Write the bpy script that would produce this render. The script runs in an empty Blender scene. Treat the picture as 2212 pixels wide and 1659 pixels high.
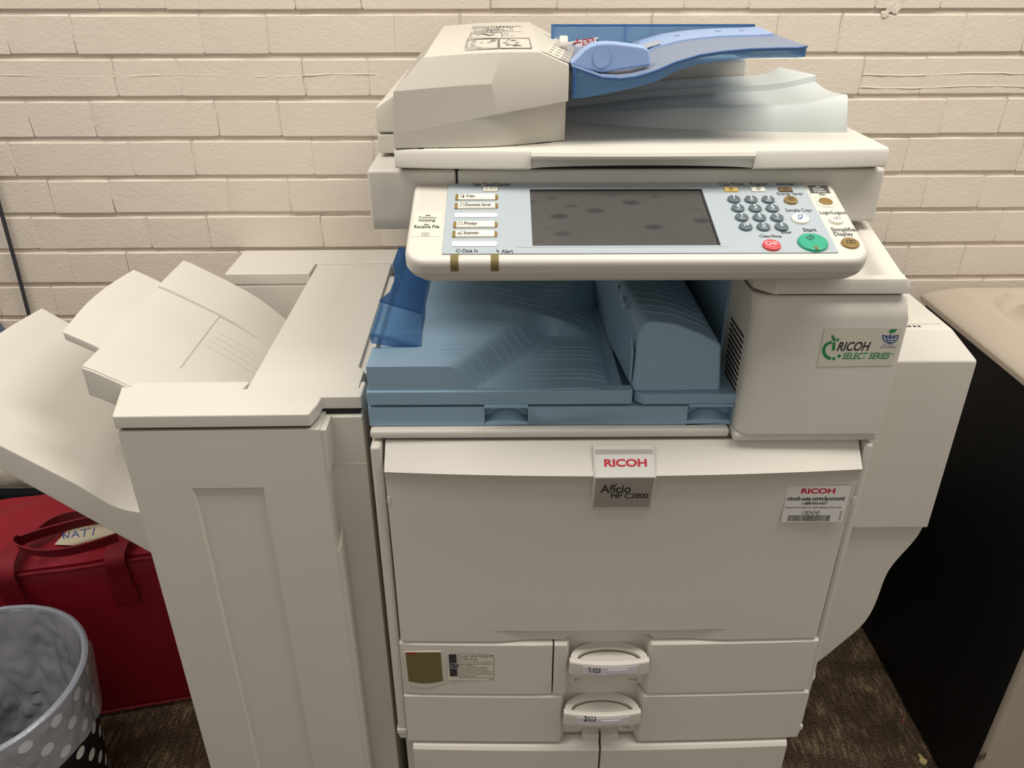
import bpy, bmesh, math, random
from mathutils import Vector, Matrix
random.seed(11)
R = math.radians

# ------------------------------------------------------------------ camera
HCAM = 1.22
FPX = 1710.0
PITCH = math.atan(FPX / 3170.0)
YAW = R(0.6)
FLOOR = -0.12
sc = bpy.context.scene
col = sc.collection
cam = bpy.data.cameras.new('camera')
cam.sensor_width = 36.0
cam.lens = 36.0 * FPX / 2212.0
cam.clip_start = 0.02
camo = bpy.data.objects.new('camera', cam)
camo.location = (0, 0, HCAM)
camo.rotation_euler = (math.pi / 2 - PITCH, 0, -YAW)
col.objects.link(camo)
sc.camera = camo

# ------------------------------------------------------------------ light
sc.view_settings.view_transform = 'Standard'
sc.view_settings.look = 'None'
sc.view_settings.gamma = 1.0
sc.view_settings.use_curve_mapping = False
sc.view_settings.exposure = 0.0
W = bpy.data.worlds.new('room_ambience')
sc.world = W
W.use_nodes = True
bg = W.node_tree.nodes['Background']
bg.inputs['Color'].default_value = (1.0, 0.94, 0.85, 1)
bg.inputs['Strength'].default_value = 0.39


def ceiling_light(x, y, z, sx, sy, power, colr=(1.0, 0.945, 0.86)):
    l = bpy.data.lights.new('ceiling_light', 'AREA')
    l.shape = 'RECTANGLE'
    l.size = sx
    l.size_y = sy
    l.energy = power
    l.color = colr
    o = bpy.data.objects.new('ceiling_light', l)
    o.location = (x, y, z)
    col.objects.link(o)


ceiling_light(0.95, 0.62, 2.45, 1.2, 0.6, 31)
ceiling_light(-0.95, 0.62, 2.45, 1.2, 0.6, 26)
ceiling_light(0.0, -1.6, 2.45, 1.2, 0.6, 6)

# ------------------------------------------------------------------ helpers
_c, _s = math.cos(PITCH), math.sin(PITCH)


def ray(px, py):
    u = (px - 1106) / FPX
    v = (829.5 - py) / FPX
    x, y, z = u, _c + v * _s, -_s + v * _c
    ca, sa = math.cos(YAW), math.sin(YAW)
    return Vector((x * ca + y * sa, -x * sa + y * ca, z))


class Plane:
    """a real surface; measured points of the photograph are laid onto it"""
    def __init__(self, p, ux, uy):
        self.p = Vector(p)
        self.ux = Vector(ux).normalized()
        self.uy = Vector(uy).normalized()
        self.n = self.ux.cross(self.uy).normalized()

    def at(self, px, py, lift=0.0):
        d = ray(px, py)
        o = Vector((0, 0, HCAM))
        t = (self.p - o).dot(self.n) / d.dot(self.n)
        return o + d * t + self.n * lift

    def uv(self, px, py):
        q = self.at(px, py) - self.p
        return q.dot(self.ux), q.dot(self.uy)

    def w(self, u, v, h=0.0):
        return self.p + self.ux * u + self.uy * v + self.n * h


def front(y):
    return Plane((0, y, 0.5), (1, 0, 0), (0, 0, 1))


def flat(z):
    return Plane((0, 1, z), (1, 0, 0), (0, 1, 0))


def mat(name, base, rough=0.5, spec=0.5, bump=0.0, bscale=600.0, metal=0.0, vary=0.0, coat=0.0):
    m = bpy.data.materials.new(name)
    m.use_nodes = True
    nt = m.node_tree
    b = nt.nodes['Principled BSDF']
    b.inputs['Base Color'].default_value = (*base, 1)
    b.inputs['Roughness'].default_value = rough
    b.inputs['Specular IOR Level'].default_value = spec
    b.inputs['Metallic'].default_value = metal
    b.inputs['Coat Weight'].default_value = coat
    tc = nt.nodes.new('ShaderNodeTexCoord')
    if bump:
        n = nt.nodes.new('ShaderNodeTexNoise')
        n.inputs['Scale'].default_value = bscale
        n.inputs['Detail'].default_value = 3
        nt.links.new(tc.outputs['Object'], n.inputs['Vector'])
        bp = nt.nodes.new('ShaderNodeBump')
        bp.inputs['Strength'].default_value = bump
        bp.inputs['Distance'].default_value = 0.0006
        nt.links.new(n.outputs['Fac'], bp.inputs['Height'])
        nt.links.new(bp.outputs['Normal'], b.inputs['Normal'])
    if vary:
        n2 = nt.nodes.new('ShaderNodeTexNoise')
        n2.inputs['Scale'].default_value = 9
        n2.inputs['Detail'].default_value = 4
        nt.links.new(tc.outputs['Object'], n2.inputs['Vector'])
        mx = nt.nodes.new('ShaderNodeMix')
        mx.data_type = 'RGBA'
        mx.inputs['A'].default_value = (*[c * (1 - vary) for c in base], 1)
        mx.inputs['B'].default_value = (*[min(1, c * (1 + vary)) for c in base], 1)
        nt.links.new(n2.outputs['Fac'], mx.inputs['Factor'])
        nt.links.new(mx.outputs['Result'], b.inputs['Base Color'])
    return m


def clear_mat(name, tint, surf, mixf, rough=0.15):
    """translucent plastic: tinted see-through body with a glossy coloured skin"""
    m = bpy.data.materials.new(name)
    m.use_nodes = True
    nt = m.node_tree
    b = nt.nodes['Principled BSDF']
    b.inputs['Base Color'].default_value = (*surf, 1)
    b.inputs['Roughness'].default_value = rough
    out = nt.nodes['Material Output']
    t = nt.nodes.new('ShaderNodeBsdfTransparent')
    t.inputs['Color'].default_value = (*tint, 1)
    mx = nt.nodes.new('ShaderNodeMixShader')
    mx.inputs['Fac'].default_value = mixf
    nt.links.new(t.outputs[0], mx.inputs[1])
    nt.links.new(b.outputs[0], mx.inputs[2])
    nt.links.new(mx.outputs[0], out.inputs['Surface'])
    return m


WHITE = mat('off_white_plastic', (0.66, 0.63, 0.57), 0.48, 0.4, 0.12, 900, vary=0.02)
CREAM = mat('cream_plastic', (0.655, 0.622, 0.565), 0.42, 0.4, 0.08, 900)
FINW = mat('grey_white_plastic', (0.65, 0.62, 0.56), 0.5, 0.4, 0.12, 900, vary=0.03)
FEEDW = mat('warm_grey_plastic', (0.60, 0.565, 0.495), 0.5, 0.4, 0.15, 900)
BEIGE = mat('beige_plastic', (0.47, 0.41, 0.335), 0.5, 0.4, 0.15, 700, vary=0.04)
PALE = mat('pale_blue_plastic', (0.57, 0.61, 0.60), 0.45, 0.4, 0.08, 900)
TRAYB = mat('grey_blue_plastic', (0.265, 0.40, 0.525), 0.42, 0.4, 0.12, 800)
PERI = mat('periwinkle_plastic', (0.30, 0.42, 0.68), 0.4, 0.4)
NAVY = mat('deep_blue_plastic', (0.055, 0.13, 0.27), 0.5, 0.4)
PANELB = mat('light_blue_plastic', (0.40, 0.455, 0.49), 0.42, 0.4)
FEEDB = mat('smoky_blue_plastic', (0.20, 0.255, 0.36), 0.4, 0.4, 0.3, 250)
CLEARB = clear_mat('translucent_blue_plastic', (0.58, 0.74, 0.91), (0.17, 0.33, 0.56), 0.40)
CLEARD = clear_mat('translucent_dark_blue_plastic', (0.36, 0.54, 0.78), (0.07, 0.17, 0.36), 0.52)
DARK = mat('dark_gap', (0.012, 0.012, 0.014), 0.7)
BLACK = mat('black_plastic', (0.006, 0.006, 0.007), 0.55, 0.3, 0.2, 400)
INK = mat('dark_ink', (0.035, 0.035, 0.04), 0.6)
GREYINK = mat('grey_ink', (0.16, 0.15, 0.15), 0.6)
WINK = mat('white_ink', (0.72, 0.74, 0.75), 0.5)
REDINK = mat('red_ink', (0.50, 0.012, 0.03), 0.5)
GREENINK = mat('green_ink', (0.02, 0.24, 0.075), 0.5)
BLUEINK = mat('blue_ink', (0.03, 0.09, 0.36), 0.5)
STICK = mat('white_sticker', (0.72, 0.71, 0.69), 0.35)
STICKC = mat('cream_sticker', (0.68, 0.655, 0.555), 0.35)
PLATE = mat('silver_plate', (0.70, 0.69, 0.66), 0.28, 0.6, metal=0.1)
PLATED = mat('dark_silver_plate', (0.40, 0.38, 0.35), 0.32, 0.6, metal=0.1)
AMBER = mat('amber_lens', (0.25, 0.165, 0.05), 0.25, 0.6)
AMBERD = mat('olive_lens', (0.20, 0.155, 0.06), 0.25, 0.6)
WINDOWM = mat('smoked_amber_window', (0.16, 0.135, 0.05), 0.2, 0.6)
KEYG = mat('slate_key', (0.105, 0.14, 0.165), 0.4)
GREENK = mat('green_key', (0.035, 0.36, 0.22), 0.35)
REDK = mat('red_key', (0.62, 0.075, 0.085), 0.35)
YELK = mat('yellow_key', (0.72, 0.50, 0.16), 0.4)
WKEY = mat('white_key', (0.80, 0.76, 0.66), 0.4)
LILAC = mat('pale_lilac_plate', (0.66, 0.65, 0.70), 0.4)
BLANK = mat('blank_white_strip', (0.62, 0.64, 0.70), 0.35)


def tag(o, label=None, cat=None, group=None, kind=None):
    if label: o['label'] = label
    if cat: o['category'] = cat
    if group: o['group'] = group
    if kind: o['kind'] = kind
    return o


FRAME = {}      # root object name -> base point of the root inside its own frame


def root(name, base, label, cat, group=None, rot=0.0):
    """an Empty at a thing's base; rot turns the thing's own frame about the world origin"""
    o = bpy.data.objects.new(name, None)
    o.empty_display_size = 0.05
    col.objects.link(o)
    b = Vector(base)
    o.rotation_euler = (0, 0, rot)
    o.location = Matrix.Rotation(rot, 3, 'Z') @ b
    FRAME[o.name] = b
    return tag(o, label, cat, group)


def link(o, parent):
    col.objects.link(o)
    if parent is not None:
        o.parent = parent
        if parent.name in FRAME:
            o.matrix_parent_inverse = Matrix.Translation(-FRAME[parent.name])
        else:                                   # a part: its own location is its offset
            o.matrix_parent_inverse = Matrix.Translation(-ORIG[parent.name])
    return o


ORIG = {}       # part name -> its origin in its thing's frame


def finish(name, bm, m, parent=None, bevel=0.0, seg=2, ang=30, smooth=38, label=None, kind=None, clean=True):
    if clean:
        bmesh.ops.remove_doubles(bm, verts=bm.verts, dist=1e-5)
        bmesh.ops.recalc_face_normals(bm, faces=bm.faces)
    if bevel > 0:
        ed = [e for e in bm.edges if len(e.link_faces) == 2 and e.calc_face_angle(0) > R(ang)]
        bmesh.ops.bevel(bm, geom=ed, offset=bevel, segments=seg, affect='EDGES', profile=0.5, clamp_overlap=True)
    me = bpy.data.meshes.new(name)
    vs = [v.co for v in bm.verts]
    if vs:
        lo = Vector((min(v.x for v in vs), min(v.y for v in vs), min(v.z for v in vs)))
        hi = Vector((max(v.x for v in vs), max(v.y for v in vs), max(v.z for v in vs)))
        c = (lo + hi) / 2
    else:
        c = Vector()
    bmesh.ops.translate(bm, verts=bm.verts, vec=-c)
    bm.to_mesh(me)
    bm.free()
    ms = m if isinstance(m, (list, tuple)) else [m]
    for q in ms:
        me.materials.append(q)
    if smooth:
        me.polygons.foreach_set('use_smooth', [True] * len(me.polygons))
        me.set_sharp_from_angle(angle=R(smooth))
    o = bpy.data.objects.new(name, me)
    o.location = c
    link(o, parent)
    ORIG[o.name] = c
    if bevel > 0:
        w = o.modifiers.new('weighted_normals', 'WEIGHTED_NORMAL')
        w.keep_sharp = True
    if label: o['label'] = label
    if kind: o['kind'] = kind
    return o


def B():
    return bmesh.new()


def quad(bm, pts, mi=0):
    f = bm.faces.new([bm.verts.new(p) for p in pts])
    f.material_index = mi
    return f


def box(bm, x0, x1, y0, y1, z0, z1):
    v = [bm.verts.new((x, y, z)) for z in (z0, z1) for y in (y0, y1) for x in (x0, x1)]
    for f in ((0, 1, 3, 2), (4, 6, 7, 5), (0, 4, 5, 1), (1, 5, 7, 3), (3, 7, 6, 2), (2, 6, 4, 0)):
        bm.faces.new([v[i] for i in f])


def prism(bm, pts, axis, a0, a1):
    """extrude a 2D outline along axis: x->(y,z) y->(x,z) z->(x,y)"""
    def P(p, a):
        if axis == 'x': return (a, p[0], p[1])
        if axis == 'y': return (p[0], a, p[1])
        return (p[0], p[1], a)
    A = [bm.verts.new(P(p, a0)) for p in pts]
    C = [bm.verts.new(P(p, a1)) for p in pts]
    n = len(pts)
    bm.faces.new(A)
    bm.faces.new(C[::-1])
    for i in range(n):
        bm.faces.new((A[i], A[(i + 1) % n], C[(i + 1) % n], C[i]))


def loft(bm, rings, caps=True):
    vs = [[bm.verts.new(p) for p in r] for r in rings]
    n = len(rings[0])
    for a, b in zip(vs, vs[1:]):
        for i in range(n):
            bm.faces.new((a[i], a[(i + 1) % n], b[(i + 1) % n], b[i]))
    if caps:
        bm.faces.new(vs[0])
        bm.faces.new(vs[-1][::-1])


def surf(bm, nu, nv, top, bot):
    """closed solid between two grids top(i/nu, j/nv) and bot(...)"""
    T = [[bm.verts.new(top(i / nu, j / nv)) for j in range(nv + 1)] for i in range(nu + 1)]
    Q = [[bm.verts.new(bot(i / nu, j / nv)) for j in range(nv + 1)] for i in range(nu + 1)]
    for i in range(nu):
        for j in range(nv):
            bm.faces.new((T[i][j], T[i + 1][j], T[i + 1][j + 1], T[i][j + 1]))
            bm.faces.new((Q[i][j], Q[i][j + 1], Q[i + 1][j + 1], Q[i + 1][j]))
    for i in range(nu):
        bm.faces.new((T[i][0], Q[i][0], Q[i + 1][0], T[i + 1][0]))
        bm.faces.new((T[i][nv], T[i + 1][nv], Q[i + 1][nv], Q[i][nv]))
    for j in range(nv):
        bm.faces.new((T[0][j], T[0][j + 1], Q[0][j + 1], Q[0][j]))
        bm.faces.new((T[nu][j], Q[nu][j], Q[nu][j + 1], T[nu][j + 1]))


def tube(bm, pts, r, n=6):
    pts = [Vector(p) for p in pts]
    rings = []
    for i, p in enumerate(pts):
        d = (pts[min(i + 1, len(pts) - 1)] - pts[max(i - 1, 0)]).normalized()
        a = d.cross(Vector((0, 0, 1)))
        if a.length < 1e-3: a = d.cross(Vector((0, 1, 0)))
        a.normalize()
        b = d.cross(a)
        rings.append([p + a * (r * math.cos(2 * math.pi * k / n)) + b * (r * math.sin(2 * math.pi * k / n)) for k in range(n)])
    loft(bm, rings)


def lerp_tab(tab, x):
    if x <= tab[0][0]: return tab[0][1]
    for (a, fa), (b, fb) in zip(tab, tab[1:]):
        if x <= b:
            t = (x - a) / (b - a)
            return fa + (fb - fa) * t
    return tab[-1][1]


def sm(a, b, x):
    t = max(0.0, min(1.0, (x - a) / (b - a)))
    return t * t * (3 - 2 * t)


def smtab(tab, x, w=0.012, n=4):
    return sum(lerp_tab(tab, x + w * (k / n)) for k in range(-n, n + 1)) / (2 * n + 1)


def rrect(x0, x1, y0, y1, r, n=5):
    out = []
    for cx, cy, a in ((x1 - r, y0 + r, -90), (x1 - r, y1 - r, 0), (x0 + r, y1 - r, 90), (x0 + r, y0 + r, 180)):
        for k in range(n + 1):
            t = R(a + 90 * k / n)
            out.append((cx + r * math.cos(t), cy + r * math.sin(t)))
    return out


# --- printing on planes (flat ink and stickers)
def ink_poly(bm, pl, pts, lift=0.00022):
    quad(bm, [pl.at(x, y, lift) for x, y in pts])


def ink_line(bm, pl, pts, w, lift=0.00022):
    """stroke of width w metres through photograph points, one mitred ribbon"""
    P = [pl.at(x, y, lift) for x, y in pts]
    Q = [P[0]]
    for p in P[1:]:
        if (p - Q[-1]).length > 1e-6: Q.append(p)
    n = len(Q)
    if n < 2: return
    closed = n > 3 and (Q[0] - Q[-1]).length < 1e-5
    L, Rr = [], []
    for i in range(n):
        a = Q[i - 1] if i > 0 else (Q[-2] if closed else None)
        c = Q[i + 1] if i < n - 1 else (Q[1] if closed else None)
        d0 = (Q[i] - a).normalized() if a is not None else None
        d1 = (c - Q[i]).normalized() if c is not None else None
        d = d0 if d1 is None else d1 if d0 is None else (d0 + d1)
        d = d.normalized() if d.length > 0.2 else (d1 or d0)
        k = 1.0
        if d0 is not None and d1 is not None: k = 1.0 / max(0.55, d.dot(d1))
        sd = pl.n.cross(d).normalized() * (w / 2 * k)
        L.append(bm.verts.new(Q[i] - sd)); Rr.append(bm.verts.new(Q[i] + sd))
    for i in range(n - 1): bm.faces.new((L[i], L[i + 1], Rr[i + 1], Rr[i]))


def ink_disc(bm, pl, px, py, r, lift=0.00022, n=20, ry=None):
    c = pl.at(px, py, lift)
    ry = ry or r
    quad(bm, [c + pl.ux * (r * math.cos(2 * math.pi * k / n)) + pl.uy * (ry * math.sin(2 * math.pi * k / n)) for k in range(n)])


def ink_ring(bm, pl, px, py, r, w, a0=0, a1=360, n=24, lift=0.00022):
    c = pl.at(px, py, lift)
    for k in range(n):
        t0, t1 = R(a0 + (a1 - a0) * k / n), R(a0 + (a1 - a0) * (k + 1) / n)
        def e(t, q): return c + pl.ux * (q * math.cos(t)) + pl.uy * (q * math.sin(t))
        quad(bm, [e(t0, r - w / 2), e(t0, r + w / 2), e(t1, r + w / 2), e(t1, r - w / 2)])


def text(bm, body, pl, x0, y0, x1, y1, bold=0.0, shear=0.0, lift=0.00026, space=1.0, vert=False):
    """lettering fitted into the box (x0,y0)-(x1,y1) of the photograph, lying on plane pl"""
    cu = bpy.data.curves.new('lettering', 'FONT')
    cu.body = body
    cu.offset = bold
    cu.shear = shear
    cu.space_character = space
    cu.resolution_u = 4
    ob = bpy.data.objects.new('lettering', cu)
    me = bpy.data.meshes.new_from_object(ob)
    bpy.data.objects.remove(ob)
    bpy.data.curves.remove(cu)
    xs = [v.co.x for v in me.vertices]
    ys = [v.co.y for v in me.vertices]
    ax, bx, ay, by = min(xs), max(xs), min(ys), max(ys)
    ym, xm = (y0 + y1) / 2, (x0 + x1) / 2
    if not vert:
        L, Rt = pl.at(x0, ym, lift), pl.at(x1, ym, lift)
        D, U = pl.at(xm, y1, lift), pl.at(xm, y0, lift)
        hvec = pl.uy * ((U - D).dot(pl.uy))
        c = pl.p + pl.ux * ((L + Rt) / 2 - pl.p).dot(pl.ux) + pl.uy * ((U + D) / 2 - pl.p).dot(pl.uy) + pl.n * lift
        wvec = pl.ux * ((Rt - L).dot(pl.ux))
    else:
        L, Rt = pl.at(xm, y1, lift), pl.at(xm, y0, lift)
        D, U = pl.at(x1, ym, lift), pl.at(x0, ym, lift)
        wvec = pl.uy * ((Rt - L).dot(pl.uy))
        hvec = -pl.ux * ((D - U).dot(pl.ux))
        c = (L + Rt) / 2
    for v in me.vertices:
        v.co = c + wvec * ((v.co.x - ax) / (bx - ax) - 0.5) + hvec * ((v.co.y - ay) / (by - ay) - 0.5)
    bm.from_mesh(me)
    bpy.data.meshes.remove(me)


def decal(name, bm, m, parent, label=None):
    return finish(name, bm, m, parent, smooth=0, label=label, clean=False)


def plate(bm, pl, pts, thick, lift=0.0):
    """thin plate on a plane from photograph corner points (counter-clockwise or not)"""
    uv = [pl.uv(x, y) for x, y in pts]
    uv_plate(bm, pl, uv, thick, lift)


def uv_plate(bm, pl, uv, thick, lift=0.0, inset=0.0):
    A = [pl.w(u, v, lift) for u, v in uv]
    cx = sum(u for u, v in uv) / len(uv)
    cy = sum(v for u, v in uv) / len(uv)
    def ins(u, v):
        d = Vector((cx - u, cy - v))
        if d.length > 0: d = d.normalized() * inset
        return u + d.x, v + d.y
    Cc = [pl.w(*ins(u, v), lift + thick) for u, v in uv]
    loft(bm, [A, Cc])


# ------------------------------------------------------------------ materials of the setting
def paint_mat():
    m = bpy.data.materials.new('painted_brick')
    m.use_nodes = True
    nt = m.node_tree
    b = nt.nodes['Principled BSDF']
    b.inputs['Roughness'].default_value = 0.42
    b.inputs['Specular IOR Level'].default_value = 0.4
    g = nt.nodes.new('ShaderNodeNewGeometry')
    n1 = nt.nodes.new('ShaderNodeTexNoise'); n1.inputs['Scale'].default_value = 190; n1.inputs['Detail'].default_value = 5
    n2 = nt.nodes.new('ShaderNodeTexNoise'); n2.inputs['Scale'].default_value = 26; n2.inputs['Detail'].default_value = 3
    n3 = nt.nodes.new('ShaderNodeTexNoise'); n3.inputs['Scale'].default_value = 3.0
    for n in (n1, n2, n3): nt.links.new(g.outputs['Position'], n.inputs['Vector'])
    ad = nt.nodes.new('ShaderNodeMath'); ad.operation = 'MULTIPLY_ADD'; ad.inputs[1].default_value = 0.9
    nt.links.new(n1.outputs['Fac'], ad.inputs[0]); 
    m2 = nt.nodes.new('ShaderNodeMath'); m2.operation = 'MULTIPLY'; m2.inputs[1].default_value = 0.9
    nt.links.new(n2.outputs['Fac'], m2.inputs[0]); nt.links.new(m2.outputs[0], ad.inputs[2])
    bp = nt.nodes.new('ShaderNodeBump'); bp.inputs['Strength'].default_value = 0.42; bp.inputs['Distance'].default_value = 0.0020
    nt.links.new(ad.outputs[0], bp.inputs['Height']); nt.links.new(bp.outputs['Normal'], b.inputs['Normal'])
    mx = nt.nodes.new('ShaderNodeMix'); mx.data_type = 'RGBA'
    mx.inputs['A'].default_value = (0.665, 0.59, 0.505, 1); mx.inputs['B'].default_value = (0.715, 0.645, 0.555, 1)
    nt.links.new(n3.outputs['Fac'], mx.inputs['Factor']); nt.links.new(mx.outputs['Result'], b.inputs['Base Color'])
    return m


def carpet_mat():
    m = bpy.data.materials.new('brown_carpet')
    m.use_nodes = True
    nt = m.node_tree
    b = nt.nodes['Principled BSDF']
    b.inputs['Roughness'].default_value = 0.95
    b.inputs['Specular IOR Level'].default_value = 0.1
    g = nt.nodes.new('ShaderNodeNewGeometry')
    mp = nt.nodes.new('ShaderNodeMapping'); mp.inputs['Scale'].default_value = (150, 28, 1); mp.inputs['Rotation'].default_value = (0, 0, R(-14))
    nt.links.new(g.outputs['Position'], mp.inputs['Vector'])
    st = nt.nodes.new('ShaderNodeTexNoise'); st.inputs['Scale'].default_value = 1.0; st.inputs['Detail'].default_value = 2
    nt.links.new(mp.outputs['Vector'], st.inputs['Vector'])
    big = nt.nodes.new('ShaderNodeTexNoise'); big.inputs['Scale'].default_value = 16
    nt.links.new(g.outputs['Position'], big.inputs['Vector'])
    vo = nt.nodes.new('ShaderNodeTexVoronoi'); vo.inputs['Scale'].default_value = 300
    nt.links.new(g.outputs['Position'], vo.inputs['Vector'])
    mul = nt.nodes.new('ShaderNodeMath'); mul.operation = 'MULTIPLY'
    nt.links.new(st.outputs['Fac'], mul.inputs[0]); nt.links.new(big.outputs['Fac'], mul.inputs[1])
    rp = nt.nodes.new('ShaderNodeValToRGB')
    e = rp.color_ramp.elements
    e[0].position = 0.20; e[0].color = (0.16, 0.108, 0.072, 1)
    e[1].position = 0.42; e[1].color = (0.50, 0.37, 0.215, 1)
    x = rp.color_ramp.elements.new(0.29); x.color = (0.245, 0.172, 0.115, 1)
    nt.links.new(mul.outputs[0], rp.inputs['Fac'])
    mm = nt.nodes.new('ShaderNodeMix'); mm.data_type = 'RGBA'; mm.blend_type = 'MULTIPLY'; mm.inputs['Factor'].default_value = 0.8
    r2 = nt.nodes.new('ShaderNodeValToRGB'); r2.color_ramp.elements[0].color = (1.15, 1.15, 1.15, 1); r2.color_ramp.elements[1].color = (0.25, 0.25, 0.25, 1)
    r2.color_ramp.elements[1].position = 0.75
    nt.links.new(vo.outputs['Distance'], r2.inputs['Fac'])
    nt.links.new(rp.outputs['Color'], mm.inputs['A']); nt.links.new(r2.outputs['Color'], mm.inputs['B'])
    nt.links.new(mm.outputs['Result'], b.inputs['Base Color'])
    bp = nt.nodes.new('ShaderNodeBump'); bp.inputs['Strength'].default_value = 1.0; bp.inputs['Distance'].default_value = 0.004; bp.invert = True
    nt.links.new(vo.outputs['Distance'], bp.inputs['Height']); nt.links.new(bp.outputs['Normal'], b.inputs['Normal'])
    return m


PAINT = paint_mat()
CARPET = carpet_mat()

# ------------------------------------------------------------------ floor and wall
bm = B()
box(bm, -3.0, 3.0, -2.0, 1.47, FLOOR - 0.05, FLOOR)
tag(finish('floor', bm, CARPET, smooth=0), 'brown flecked loop carpet under the machines', kind='structure')

WF = 1.425            # wall face in its own frame
WROT = R(0.7)
COURSE = 0.0667
TOPZ = 1.1415
PER = 0.3158
HEAD = 0.1075
JOINT = 0.0026
rw = random.Random(5)
rootW = Vector((0, WF, 0))


def bed(k): return TOPZ - COURSE * k


def row_bricks(k, xa, xb):
    x = (-0.4764 if k % 2 == 0 else -0.318)
    n = int((xa - x) / PER) - 1
    out = []
    for i in range(n, n + int((xb - xa) / PER) + 4):
        h0 = x + PER * i
        for a, b, kind in ((h0, h0 + HEAD, 'h'), (h0 + HEAD, h0 + PER, 's')):
            if a < xb and b > xa: out.append((a, b, kind))
    return out


def brick_bm(L, Hh, rnd, nx, nz):
    bm = B()
    def p(u, v):
        x = (u - 0.5) * L; z = (v - 0.5) * Hh
        edge_u = u in (0.0, 1.0); edge_v = v in (0.0, 1.0)
        y = 0.0
        if edge_v: z += rnd.uniform(-0.0012, 0.0010) * (1 if v == 0 else -1); y += 0.0011
        if edge_u: x += rnd.uniform(-0.0008, 0.0008); y += 0.0004
        if not edge_u and not edge_v: y += rnd.uniform(-0.0004, 0.0004)
        return (x, y, z)
    us = [0, 0.008] + [0.008 + 0.984 * i / nx for i in range(1, nx)] + [0.992, 1.0]
    vs = [0, 0.022] + [0.022 + 0.956 * i / nz for i in range(1, nz)] + [0.978, 1.0]
    G = [[bm.verts.new(p(float(u), float(v))) for v in vs] for u in us]
    for i in range(len(us) - 1):
        for j in range(len(vs) - 1):
            bm.faces.new((G[i][j], G[i + 1][j], G[i + 1][j + 1], G[i][j + 1]))
    ring = [G[i][0] for i in range(len(us))] + [G[-1][j] for j in range(1, len(vs))] + \
           [G[i][-1] for i in range(len(us) - 2, -1, -1)] + [G[0][j] for j in range(len(vs) - 2, 0, -1)]
    back = [bm.verts.new((v.co.x, 0.012, v.co.z)) for v in ring]
    n = len(ring)
    for i in range(n):
        bm.faces.new((ring[i], back[i], back[(i + 1) % n], ring[(i + 1) % n]))
    return bm


ROWS_SEEN = range(-1, 10)
XA, XB = -1.35, 1.35
# backing of mortar with its head joints and old paint ridges
bm = B()
box(bm, -3.0, 3.0, WF + 0.0050, WF + 0.06, FLOOR, 1.6)
for k in range(-7, 20):
    z1, z0 = bed(k), bed(k + 1)
    for a, b, kd in row_bricks(k, -3.0, 2.9):
        j = rw.uniform(-0.0002, 0.0012)
        w = JOINT + 0.001
        x = a
        pts = [(x - w, WF + 0.004), (x - 0.0012, WF + j), (x + 0.0012, WF + j + 0.0003), (x + w, WF + 0.004)]
        lean = rw.uniform(-0.002, 0.002)
        r0 = [(q[0] - lean, q[1], z0 + 0.006) for q in pts]
        r1 = [(q[0] + lean, q[1], z1 - 0.004) for q in pts]
        for i in range(3):
            quad(bm, [r0[i], r0[i + 1], r1[i + 1], r1[i]])
for k, f, xa, xb in ((1, 0.45, -0.95, -0.19), (1, 0.45, 0.43, 0.62), (1, 0.47, 0.63, 1.1), (1, 0.17, 0.36, 0.60), (1, 0.78, 0.55, 1.1), (1, 0.36, 0.40, 0.5)):
    z = bed(k) - COURSE * f
    pts = []
    x = xa
    while x < xb:
        pts.append((x, WF + rw.uniform(0.0002, 0.0012), z + 0.0018 * math.sin(x * 23 + k) + rw.uniform(-0.0006, 0.0006)))
        x += 0.016
    tube(bm, pts, 0.0010, 6)
# chipped lumps of filler near the right end
for cx, cz, rr in ((0.655, 1.15, 0.010), (0.648, 1.137, 0.008), (0.664, 1.146, 0.009), (0.672, 1.158, 0.007)):
    cc = bmesh.ops.create_icosphere(bm, subdivisions=2, radius=rr * 0.9)
    for v in cc['verts']:
        v.co = Vector((cx + v.co.x * rw.uniform(0.7, 1.4), WF + v.co.y * 0.14, cz + v.co.z * rw.uniform(0.6, 1.3)))
wall = finish('wall_back', bm, PAINT, smooth=45, clean=False)
tag(wall, 'cream painted brick wall behind the machines', kind='structure')
wall.rotation_euler = (0, 0, WROT)
c0 = ORIG['wall_back'].copy()
wall.location = Matrix.Rotation(WROT, 3, 'Z') @ c0

LS, LH, HB = PER - HEAD - JOINT, HEAD - JOINT, COURSE - 0.0086
var = {}
for kd, L, nx in (('s', LS, 5), ('h', LH, 3)):
    for i in range(7):
        b_ = brick_bm(L, HB, rw, nx, 2)
        bmesh.ops.recalc_face_normals(b_, faces=b_.faces)
        me = bpy.data.meshes.new('brick')
        b_.to_mesh(me); b_.free()
        me.materials.append(PAINT)
        me.polygons.foreach_set('use_smooth', [True] * len(me.polygons))
        me.set_sharp_from_angle(angle=R(18))
        var[(kd, i)] = me
rest = B()
for k in range(-7, 20):
    for a, b, kd in row_bricks(k, -2.9, 2.9):
        me = var[(kd, rw.randrange(7))]
        loc = Vector(((a + b) / 2 + rw.uniform(-0.001, 0.001), WF + rw.uniform(-0.0008, 0.0012), (bed(k) + bed(k + 1)) / 2 - 0.0005 + rw.uniform(-0.0007, 0.0007)))
        rx, rz = rw.uniform(-0.004, 0.006), rw.uniform(-0.003, 0.003)
        if k in ROWS_SEEN and b > XA and a < XB and bed(k) > 0.42:
            o = bpy.data.objects.new('brick', me)
            col.objects.link(o)
            o.parent = wall
            o.location = loc - c0
            o.rotation_euler = (rx, rw.uniform(-0.003, 0.003), rz)
        else:
            t = me.copy(); t.transform(Matrix.Translation(loc)); rest.from_mesh(t); bpy.data.meshes.remove(t)
o = finish('brickwork', rest, PAINT, None, smooth=60, clean=False, kind='stuff')
o.parent = wall
o.location = ORIG['brickwork'] - c0
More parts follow.
